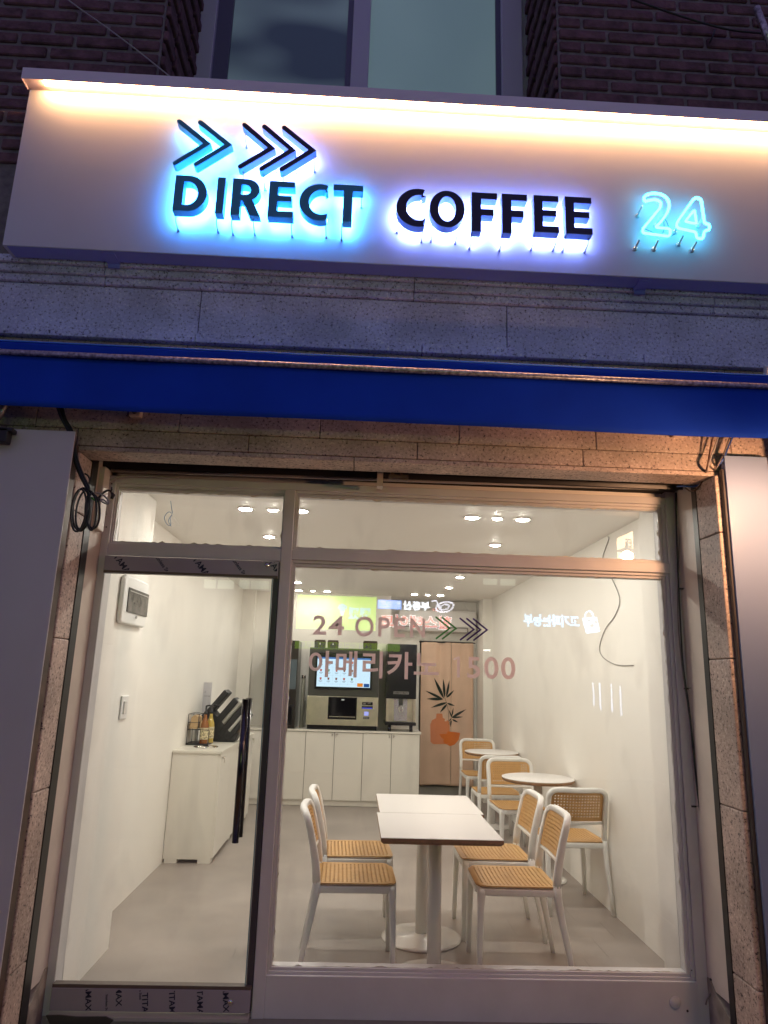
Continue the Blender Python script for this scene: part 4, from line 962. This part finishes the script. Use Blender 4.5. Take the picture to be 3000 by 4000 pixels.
# air conditioner in the alcove
ac = thing('air_conditioner', (1.09, 6.0, 2.1), 'white wall air conditioner in the alcove above the curtain', 'air conditioner')
AX0, AX1 = .575, 1.625
MB().prism([(6.118, 2.095), (6.118, 2.395), (5.93, 2.395), (5.905, 2.37), (5.90, 2.18), (5.935, 2.11), (6.0, 2.095)], 'X', AX0, AX1).build('casing', mat('ac_white', (.72, .70, .68), .35), ac, bevel=.006)
MB().box(AX0+.03, AX1-.12, 5.898, 5.94, 2.155, 2.160).box(AX1-.115, AX1-.11, 5.898, 5.92, 2.10, 2.16).build('flap_line', m_gap, ac)
MB().box(AX0+.08, AX1-.16, 5.95, 6.08, 2.3955, 2.3975).build('top_grille', m_dgrey, ac)
MB().tube(spline([(1.63, 5.95, 2.33), (1.655, 5.90, 2.20), (1.652, 5.88, 2.08), (1.60, 5.9, 1.99)], 6), .006, 8).tube(spline([(1.46, 5.97, 2.52), (1.50, 5.95, 2.44), (1.54, 5.98, 2.40)], 6), .005, 8).build('hose', m_white, ac)
# curtain
cu_ = thing('door_curtain', (1.25, 6.0, 1.98), 'pink split door curtain with a printed vase and dark leaves', 'curtain')
YC = 6.085
X0c, X1c, Z0c, Z1c = .900, 1.612, .125, 1.965
XM = 1.312
def cy(x, z):
    t = (z-Z0c)/(Z1c-Z0c)
    f = .010*sin(x*23+1.1*sin(z*1.7))+.006*sin(x*41+z*2)*t*t+.004*sin(z*9+x*4)+.02*t*t*math.exp(-((x-1.18)/.05)**2)
    return YC-.03+f
m_curt = mat('blush_fabric', (.74, .52, .39), .85, noise=(3, .07, 4), bump=(90, .15))
for a, b, nm in ((X0c, XM-.002, 'curtain_panel'), (XM+.002, X1c, 'curtain_panel')):
    q = MB(); NXc, NZc = 40, 60; vs = []
    for j in range(NZc+1):
        for i in range(NXc+1):
            x = a+(b-a)*i/NXc; z = Z0c+(Z1c-Z0c)*j/NZc
            vs.append((x, cy(x, z)-(0 if a == X0c else .004), z+(0 if j else .008*sin(x*7))))
    W = NXc+1; q.add(vs, [(j*W+i, j*W+i+1, (j+1)*W+i+1, (j+1)*W+i) for j in range(NZc) for i in range(NXc)], True)
    q.build(nm, m_curt, cu_, solid=.002)
MB().tube([(.87, YC-.02, 1.967), (1.64, YC-.02, 1.967)], .008, 10).build('curtain_rod', m_black, cu_)
def C6(x, y): p = at(1050+x*.60277, 2150+y*.60277, 'Y', 6.05); return (p.x, p.z)
def printed(polys, name, mt, off):
    q = MB()
    for poly in polys:
        n = len(poly); cx = sum(p[0] for p in poly)/n; cz = sum(p[1] for p in poly)/n
        vs = []
        for f in (1, .66, .33):
            for p in poly: x = cx+(p[0]-cx)*f; z = cz+(p[1]-cz)*f; vs.append((x, cy(x, z)-off, z))
        vs.append((cx, cy(cx, cz)-off, cz))
        fs = [(r*n+i, r*n+(i+1) % n, (r+1)*n+(i+1) % n, (r+1)*n+i) for r in range(2) for i in range(n)]+[(2*n+i, 2*n+(i+1) % n, 3*n) for i in range(n)]
        q.add(vs, fs, True)
    return q.build(name, mt, cu_)
def leaf(a, b, w, n=9):
    A_, B_ = Vector(C6(*a)), Vector(C6(*b)); d = B_-A_; nn = Vector((-d.y, d.x)).normalized()
    L = [A_+d*(k/n)+nn*w*sin(pi*(k/n)**.8)*(1-.2*k/n) for k in range(n+1)]; R = [A_+d*(k/n)-nn*w*sin(pi*(k/n)**.8) for k in range(n-1, 0, -1)]
    return [(p.x, p.y) for p in L+R]
lv = [((1135, 960), (1070, 825), .022), ((1140, 955), (1130, 830), .017), ((1150, 950), (1170, 840), .016), ((1130, 965), (1012, 908), .017), ((1130, 965), (1022, 962), .018),
      ((1150, 955), (1202, 905), .015), ((1155, 985), (1050, 1020), .018), ((1155, 990), (1207, 1008), .014), ((1155, 995), (1110, 1052), .015),
      ((1185, 1085), (1280, 1028), .017), ((1187, 1085), (1260, 1078), .012), ((1185, 1080), (1197, 1018), .011), ((1185, 1080), (1165, 1030), .009), ((1185, 1090), (1165, 1105), .007), ((1188, 1095), (1230, 1115), .012), ((1182, 1098), (1178, 1145), .011)]
printed([leaf(*l) for l in lv], 'leaf_print', mat('dark_leaf_print', (.018, .030, .022), .8), .0055)
stq = MB()
for pts in ([(1140, 955), (1155, 1000), (1165, 1060), (1165, 1110)], [(1190, 1075), (1175, 1100), (1168, 1130)]):
    P = [C6(*p) for p in pts]; stq.tube(spline([(p[0], cy(*p)-.005, p[1]) for p in P], 5), .0022, 5)
stq.build('stem_print', mat('dark_leaf_print'), cu_)
vase = [C6(*p) for p in ((1088, 1058), (1125, 1058), (1128, 1085), (1165, 1105), (1172, 1130), (1172, 1245), (1160, 1255), (1065, 1255), (1048, 1240), (1046, 1130), (1058, 1100), (1084, 1088))]
printed([vase[::-1]], 'vase_print', mat('salmon_print', (.72, .26, .12), .85), .0045)
bowl = [C6(*p) for p in ((1160, 1172), (1240, 1182), (1232, 1225), (1205, 1258), (1175, 1268), (1140, 1250), (1112, 1215), (1105, 1190), (1150, 1188))]
printed([bowl[::-1]], 'bowl_print', mat('orange_print', (.78, .20, .03), .85), .0065)

# ================================================================== TABLES
ZT = .743
def square_table(x0, x1, y0, y1, cx, cy_, label):
    t = thing('cafe_table', ((x0+x1)/2, (y0+y1)/2, 0), label, 'table', 'square white tables pushed together')
    MB().box(x0, x1, y0, y1, ZT-.003, ZT).build('tabletop', m_tabtop, t, bevel=.001)
    e = MB(); a = .012
    e.add([(x0, y0, ZT-.0035), (x1, y0, ZT-.0035), (x1, y1, ZT-.0035), (x0, y1, ZT-.0035), (x0, y0, ZT-.018), (x1, y0, ZT-.018), (x1, y1, ZT-.018), (x0, y1, ZT-.018), (x0+a, y0+a, ZT-.030), (x1-a, y0+a, ZT-.030), (x1-a, y1-a, ZT-.030), (x0+a, y1-a, ZT-.030)],
        [(0, 1, 2, 3), (0, 4, 5, 1), (1, 5, 6, 2), (2, 6, 7, 3), (3, 7, 4, 0), (4, 8, 9, 5), (5, 9, 10, 6), (6, 10, 11, 7), (7, 11, 8, 4), (8, 11, 10, 9)])
    e.build('plywood_core', m_ply, t)
    leg(t, cx, cy_, .036, .235)
def leg(t, cx, cy_, r, rb):
    MB().lathe([(0, .012), (r, .012), (r, ZT-.0305), (0, ZT-.0305)], (cx, cy_, 0), 32).build('column', m_post, t)
    MB().lathe([(0, 0), (rb-.003, 0), (rb, .004), (rb, .008), (rb-.02, .013), (.05, .022), (.040, .030), (0, .030)], (cx, cy_, 0), 56).build('base_disc', m_post, t)
TA = [at(1485, 3271, 'Z', ZT), at(1962, 3284, 'Z', ZT), at(1882, 3183, 'Z', ZT), at(1481, 3172, 'Z', ZT), at(1470, 3101, 'Z', ZT), at(1827, 3108, 'Z', ZT)]
tx0 = sum(TA[i].x for i in (0, 3, 4))/3; tx1 = sum(TA[i].x for i in (1, 2, 5))/3
ty0 = (TA[0].y+TA[1].y)/2; tym = (TA[2].y+TA[3].y)/2; ty1 = (TA[4].y+TA[5].y)/2
print('TABLE', tx0, tx1, ty0, tym, ty1)
TXM = (tx0+tx1)/2
square_table(tx0-.008, tx1-.008, ty0, tym-.003, TXM, .445, 'square white table nearest the window, in front of its twin')
square_table(tx0+.008, tx1+.012, tym+.003, ty1, TXM-.01, (tym+ty1)/2, 'square white table farther from the window, behind its twin')
def round_table(cx, cy_, r, label):
    t = thing('round_table', (cx, cy_, 0), label, 'table', 'round white tables by the right wall')
    MB().lathe([(0, ZT-.004), (r, ZT-.004), (r, ZT-.0005), (r-.001, ZT), (0, ZT)], (cx, cy_, 0), 72).build('tabletop', m_tabtop, t)
    MB().lathe([(0, ZT-.028), (r-.014, ZT-.028), (r-.001, ZT-.015), (r-.001, ZT-.0042), (0, ZT-.0042)], (cx, cy_, 0), 72).build('plywood_core', m_ply, t)
    leg(t, cx, cy_, .035, .205)
round_table(1.50, 2.30, .285, 'round white table nearer the window by the right wall')
round_table(1.50, 4.22, .285, 'round white table farther back by the right wall')

# ================================================================== CHAIRS
def make_chair():
    t = thing('cafe_chair', (0, 0, 0), 'chair', 'chair', 'white cafe chairs with tan cane seats and backs')
    SW_, SD = .205, .215      # half width, half depth of the seat
    Z = .445
    # legs: thick at the seat, slim at the floor
    for s in (-1, 1):
        fx, fy = SD-.022, s*(SW_-.022)
        MB().sweep([(fx+.012, fy+s*.012, 0), (fx+.009, fy+s*.008, .15), (fx+.003, fy+s*.003, .34), (fx-.001, fy, .405), (fx-.006, fy-s*.004, .425)],
                   [(.0125, .0135), (.0145, .0155), (.0175, .0185), (.022, .022), (.024, .022)], (1, 0, 0)).build('front_leg', m_white, t)
        bx = -SD+.012; by = s*(SW_-.006)
        MB().sweep([(bx-.075, by+s*.014, 0), (bx-.055, by+s*.010, .12), (bx-.022, by+s*.004, .28), (bx-.002, by, .40), (bx, by, .455)],
                   [(.0125, .0125), (.0145, .0135), (.0180, .0150), (.0215, .0165), (.0215, .0165)], (1, 0, 0)).build('rear_leg', m_white, t)
    # seat frame: rounded front corners
    def outline(w, d, rf, rr, n=7):
        o = []
        for cx, cy_, r, a0 in ((d-rf, w-rf, rf, 0), (-d+rr, w-rr, rr, 90), (-d+rr, -w+rr, rr, 180), (d-rf, -w+rf, rf, 270)):
            for k in range(n+1): a = radians(a0+90*k/n); o.append((cx+r*cos(a), cy_+r*sin(a)))
        return o
    O = outline(SW_+.004, SD+.004, .075, .03); I = outline(SW_-.030, SD-.030, .05, .02); n = len(O)
    fr_ = MB()
    vs = []
    for (pl_, z) in ((O, Z-.012), (O, Z-.045), (I, Z-.050), (I, Z-.010)): vs += [(x, y, z) for x, y in pl_]
    fs = [(r*n+k, r*n+(k+1) % n, ((r+1) % 4)*n+(k+1) % n, ((r+1) % 4)*n+k) for r in range(4) for k in range(n)]
    fr_.add(vs, fs, True); fr_.build('seat_frame', m_white, t, bevel=.005)
    # perforated seat
    N, M_ = 19, 18; sx, sy = SD-.028, SW_-.026
    def grid(N, M_, fn, rim, hole=.27):
        """N x M cells with octagonal holes; cells beyond the rounded rim are solid"""
        g = MB(); V = {}; vs = []; fs = []
        def vid(u, v_):
            k = (round(u, 4), round(v_, 4))
            if k not in V: V[k] = len(vs); vs.append(fn(u, v_))
            return V[k]
        for i in range(N):
            for j in range(M_):
                c = [(i, j), (i+.5, j), (i+1, j), (i+1, j+.5), (i+1, j+1), (i+.5, j+1), (i, j+1), (i, j+.5)]
                ids = [vid(*q) for q in c]
                if rim(i+.5, j+.5):
                    h = hole; o8 = [(i+.5+h*cos(radians(225+45*k)), j+.5+h*sin(radians(225+45*k))) for k in range(8)]
                    oid = [vid(*q) for q in o8]
                    for k in range(8): fs.append((ids[k], ids[(k+1) % 8], oid[(k+1) % 8], oid[k]))
                else: fs.append(tuple(ids))
        g.add(vs, fs, False); return g
    def seatfn(u, v_):
        a = 2*u/N-1; b = 2*v_/M_-1
        x = a*(SD+.000); y = b*SW_
        # squeeze the corners in
        r = .070 if a > 0 else .028
        ex, ey = abs(x)-(SD-r), abs(y)-(SW_-r)
        if ex > 0 and ey > 0:
            L = math.hypot(ex, ey); m_ = max(ex, ey)
            if L > 0: ex, ey = ex/L*m_, ey/L*m_
            x = math.copysign(SD-r+ex, x); y = math.copysign(SW_-r+ey, y)
        dish = -.010*(1-a*a)*(1-b*b)-.010*max(0, a-.7)/.3*0
        return (x+.001, y, Z+dish-.006*max(0, (abs(a)-.85)/.15)**2)
    rim = lambda u, v_: (1.2 < u < N-1.2 and 1.2 < v_ < M_-1.2) and not (abs(2*u/N-1) > .80 and 2*u/N-1 > 0 and abs(2*v_/M_-1) > .80)
    g = grid(N, M_, seatfn, rim); g.build('seat', m_tan, t, solid=.006)
    # back frame: upside-down U with a lower rail, leaning and curved
    def bp(y, z):   # surface of the back
        h = (z-.45)/.35
        return Vector((-SD+.012-.012*h-.062*max(0, h)**1.7-.026*(1-(y/SW_)**2)*min(1, max(0, h*1.6)), y, z))
    top = .795; W = SW_-.006; R = .055
    pts = [(-W, .445), (-W, .50), (-W, .56), (-W, .62), (-W, .68), (-W, top-R-.015)]
    for k in range(1, 7): a = radians(180-90*k/6); pts.append((-W+R+R*cos(a), top-R-.015+R*sin(a)+.0))
    for k in range(1, 8): y = (-W+R)+(2*W-2*R)*k/8; pts.append((y, top-.015+.006*(abs(y)/W)**2))
    pts2 = pts+[(-y, z) for y, z in pts[::-1][7:]]
    path = [bp(*p) for p in pts2]; n2 = len(path)
    prof = [(.0215, .0165)]*3+[(.019, .017)]*(n2-6)+[(.0215, .0165)]*3
    bfm = MB().sweep(path, prof, lambda i: (1, 0, 0), 14)
    bfm.sweep([bp(-W+(2*W)*k/10, .562-.006*(1-abs(k/5-1))) for k in range(11)], (.0085, .009), lambda i: (1, 0, 0), 10)
    bfm.build('back_frame', m_white, t)
    Nb, Mb = 18, 10; bw = W-.014; z0b, z1b = .575, .770
    def backfn(u, v_):
        a = 2*u/Nb-1; y = a*bw; zz = z0b+(z1b-z0b)*v_/Mb
        r = .035; b = (v_/Mb)
        ey = abs(y)-(bw-r); ez = zz-(z1b-r)
        if ey > 0 and ez > 0:
            L = math.hypot(ey, ez); m_ = max(ey, ez); ey, ez = ey/L*m_, ez/L*m_
            y = math.copysign(bw-r+ey, y); zz = z1b-r+ez
        p = bp(y, zz); return (p.x+.006, p.y, p.z)
    rimb = lambda u, v_: (.8 < u < Nb-.8 and .8 < v_ < Mb-.8) and not (abs(2*u/Nb-1) > .85 and v_ > Mb-1.8)
    grid(Nb, Mb, backfn, rimb).build('backrest', m_tan, t, solid=.006)
    return t
proto = make_chair()
def copy_tree(o, parent=None):
    c = o.copy(); COL.objects.link(c)
    if parent: c.parent = parent
    for k in list(o.children): copy_tree(k, c)
    return c
# x, y, heading of the sitter (0 = facing +x)
CH = [(.045, .615, 1, 'chair nearest the window on the left side of the square tables'),
      (.055, 1.17, 2, 'farther chair on the left of the square tables, behind the nearest one'),
      (.905, .615, 179, 'chair nearest the window on the right side of the square tables'),
      (.905, 1.17, 180, 'farther chair on the right of the square tables, behind the nearest one'),
      (1.545, 1.72, 92, 'chair turning its shaded back to the window before the nearer round table'),
      (1.46, 2.86, -88, 'chair facing the window behind the nearer round table'),
      (1.42, 3.62, 91, 'chair with its back to the window in front of the farther round table'),
      (1.50, 4.86, -90, 'chair facing the window behind the farther round table, farthest of all')]
for i, (x, y, a, lab) in enumerate(CH):
    o = proto if i == 0 else copy_tree(proto)
    o.location = (x, y, 0); o.rotation_euler = (0, 0, radians(a)); o['label'] = lab

# ================================================================== ACROSS THE STREET (seen mirrored in the glass)
YO = -9.02
ob = thing('street_building', (1, -9.6, -.2), 'dark building across the street, seen only as reflections in the shop glass', 'building')
m_ow = mat('dark_render', (.06, .058, .062), .8, noise=(2, .3, 5))
MB().box(-9, 12, YO-1.2, YO-.10, -.2, 5.6).build('facade', m_ow, ob)
m_lit = emission('pale_lit_window', (.75, .85, .70), 2.6)
for a_, b_, c_, d_ in ((797, 840, 2262, 2298), (850, 911, 2264, 2300), (935, 972, 2264, 2300), (980, 1048, 2266, 2302), (1892, 1948, 2256, 2282), (1960, 2020, 2258, 2285), (1980, 2060, 1978, 1998)):
    p = at(a_, c_, 'Y', 9.06); q = at(b_, d_, 'Y', 9.06)
    MB().box(p.x, q.x, YO-.10, YO-.09, q.z, p.z).build('lit_window', m_lit, ob)
ow = MB()
for x in (-7, -4.6, -2.2, 6.2, 8.6): ow.box(x, x+1.3, YO-.10, YO-.085, 3.7, 4.9)
ow.build('window', mat('dark_window_glass', (.03, .035, .045), .1), ob)
def ftext(mb, t, x0, x1, z0, z1, y, bold=0, th=.004): return add_text(mb, t, x0, x1, z0, z1, y, bold=bold, thick=th, flip=True)
def emi(n, c, s): return emission(n, c, s*2.1)
gs = thing('street_sign', (-.36, YO, 2.28), 'lime green lit ice cream shop sign reflected in the window', 'shop sign')
MB().box(-1.075, .350, YO-.09, YO, 2.285, 2.885).build('sign_face', emi('lime_face', (.38, .78, .0), 4.6), gs)
dk = MB(); ftext(dk, '365 big sale', -.840, -.421, 2.605, 2.665, YO+.001, .0); ftext(dk, '\uc544\uc774\uc2a4\ud06c\ub9bc\uc804\ubb38\uc810', -.975, -.410, 2.485, 2.545, YO+.001, .0)
dk.build('sign_text', emi('dark_green_text', (.12, .18, .02), .6), gs)
jj = MB(); ftext(jj, '\ucb94\ucb94', -.150, .255, 2.475, 2.685, YO+.001, .03); jj.build('sign_text', emi('sky_text', (.30, .75, .95), 5.0), gs)
ice = MB()
for cx, cz, r in ((-.29, 2.68, .050), (-.23, 2.68, .048), (-.26, 2.705, .042), (-.26, 2.66, .055)): ice.lathe([(0, .012), (r, .008), (r, 0)], (cx, YO, cz), 20, 'Y')
ice.build('ice_cream_scoop', emi('scoop_blue', (.20, .62, .80), 4.0), gs)
MB().prism([(-.31, 2.625), (-.21, 2.625), (-.245, 2.53), (-.285, 2.53)], 'Y', YO, YO+.008).build('ice_cream_cone', emi('cone_white', (.8, .85, .8), 5), gs)
lg = thing('street_banner', (-.3, YO, 1.95), 'lower green band with navy lettering under the lime sign, reflected', 'shop sign')
MB().box(-1.08, .80, YO-.3, YO-.02, 1.93, 2.06).build('band_face', emi('dim_lime_band', (.35, .65, .03), 1.2), lg)
q = MB(); ftext(q, '24\uc2dc \ubb34\uc778\uc6b4\uc601  \uc5f0\uc911\ubb34\ud734', -1.0, .30, 1.95, 2.045, YO-.018, .01); q.build('sign_text', emi('navy_glow_text', (.05, .10, .35), 1.2), lg)
rs = thing('estate_sign', (1.0, YO, 2.3), 'estate office sign with white and red letters and blue phone plate', 'shop sign')
MB().box(.36, 1.80, YO-.12, YO-.05, 2.30, 2.90).build('sign_back', m_ow, rs)
q = MB(); ftext(q, '\ubd80\ub3d9\uc0b0', .840, 1.325, 2.675, 2.835, YO, .05, .02)
q.build('white_letters', emi('white_letters', (.80, .88, 1.0), 9), rs)
q = MB(); ftext(q, '\ud790\uc2a4\ud14c\uc774\ud2b8', .420, 1.735, 2.335, 2.590, YO-.004, .055, .02); q.build('letter_outline', emi('white_rim', (.9, .85, .9), 5), rs)
q = MB(); ftext(q, '\ud790\uc2a4\ud14c\uc774\ud2b8', .434, 1.721, 2.347, 2.578, YO+.018, .02, .01); q.build('red_letters', emi('red_letters', (.75, .10, .08), 6), rs)
MB().box(.379, .810, YO-.02, YO, 2.682, 2.843).build('blue_plate', emi('blue_plate', (.05, .25, .85), 8), rs, bevel=.02)
q = MB(); ftext(q, '031-551-3399', .402, .790, 2.775, 2.825, YO+.002, .02); ftext(q, '\uacf5\uc778\uc911\uac1c\uc0ac  \ub300\ud45c \uc6d0\uc624\uc131', .402, .790, 2.700, 2.745, YO+.002, .0); q.box(.40, .79, YO+.001, YO+.003, 2.757, 2.764)
q.build('plate_text', emi('plate_white', (.85, .92, 1), 9), rs)
q = MB(); Q = []
for k in range(33): a = 2*pi*k/32; Q.append((1.60+.15*cos(a)+.05*sin(a), YO+.005, 2.75+.095*sin(a)))
q.tube(Q, .012, 6); q.tube([(p[0]*.5+.80, p[1], p[2]*.5+1.375) for p in Q], .010, 6); q.tube(spline([(1.36, YO+.005, 2.84), (1.44, YO+.005, 2.86), (1.50, YO+.005, 2.74), (1.56, YO+.005, 2.66)], 6), .012, 6)
q.build('swirl_emblem', emi('swirl_white', (.85, .85, 1), 8), rs)
q = MB(); ftext(q, '\ud604\ub300', 1.385, 1.475, 2.665, 2.725, YO+.004, .02); q.build('small_red_text', emi('red_glow', (.8, .15, .12), 6), rs)
bgn = thing('butcher_sign', (3.7, YO, 2.35), 'pale blue glowing sign with a bag emblem, reflected on the right', 'shop sign')
MB().box(2.95, 4.55, YO-.20, YO-.10, 2.30, 2.86).build('sign_back', m_ow, bgn)
q = MB(); ftext(q, '\uace0\uae30\ud30c\ub294\ub18d\ubd80', 3.05, 4.07, 2.455, 2.680, YO, .035, .02); q.build('glow_letters', emi('ice_blue_letters', (.28, .62, 1.0), 6), bgn)
MB().prism([(4.13, 2.64), (4.40, 2.66), (4.45, 2.40), (4.20, 2.355)], 'Y', YO-.02, YO).build('bag_emblem', emi('bag_blue', (.45, .68, 1.0), 5.5), bgn)
MB().tube([(4.26+.075*cos(a), YO-.005, 2.655+.11*sin(a)) for a in [radians(180-180*k/12) for k in range(13)]], .013, 6).build('bag_handle', emi('bag_blue2', (.5, .75, 1.0), 6), bgn)
q = MB(); q.lathe([(0, .006), (.035, .006), (.035, 0)], (4.30, YO, 2.50), 16, 'Y').lathe([(0, .006), (.025, .006), (.025, 0)], (4.25, YO, 2.585), 12, 'Y').lathe([(0, .006), (.03, .006), (.03, 0)], (4.38, YO, 2.57), 12, 'Y').box(4.21, 4.30, YO, YO+.006, 2.42, 2.435).box(4.33, 4.40, YO, YO+.006, 2.43, 2.455)
q.build('bag_spots', emi('bag_dark', (.10, .16, .35), 1.0), bgn)
es = thing('projecting_sign', (5.0, YO, 3.78), 'warm lit sign with letters EE reflected in the top right pane', 'shop sign')
MB().prism([(4.878, 3.766), (5.15, 3.766), (5.15, 4.29), (4.878, 4.165)], 'Y', YO-.1, YO).build('sign_face', emi('warm_face', (1.0, .68, .42), 6.5), es)
q = MB(); ftext(q, 'EE', 4.99, 5.12, 3.98, 4.15, YO+.002, .02); q.build('sign_text', emi('brown_text', (.15, .07, .04), .8), es)
for i, (x, z0, z1) in enumerate(((4.285, 1.099, 1.495), (4.402, 1.02, 1.492), (4.612, 1.00, 1.489), (4.773, .94, 1.45))):
    q = MB()
    n = 22
    for k in range(n): z = z0+(z1-z0)*k/n; q.box(x-.010, x+.010, YO-.01, YO, z, z+(z1-z0)/n*.62)
    o = q.build('led_tube', emi('cool_led', (.55, .68, 1.0), 7)); tag(o, ('first', 'second', 'third', 'last')[i]+' from the left of four upright dotted LED strips, reflected', 'led strip', 'vertical LED strips across the street')
q = thing('street_lamp', (2.37, YO, 1.9), 'short horizontal white tube light reflected right of the curtain', 'tube light')
MB().tube([(2.31, YO, 2.0), (2.43, YO, 2.0)], .012, 10).build('tube', emi('tube_white', (.95, .95, .9), 9), q)
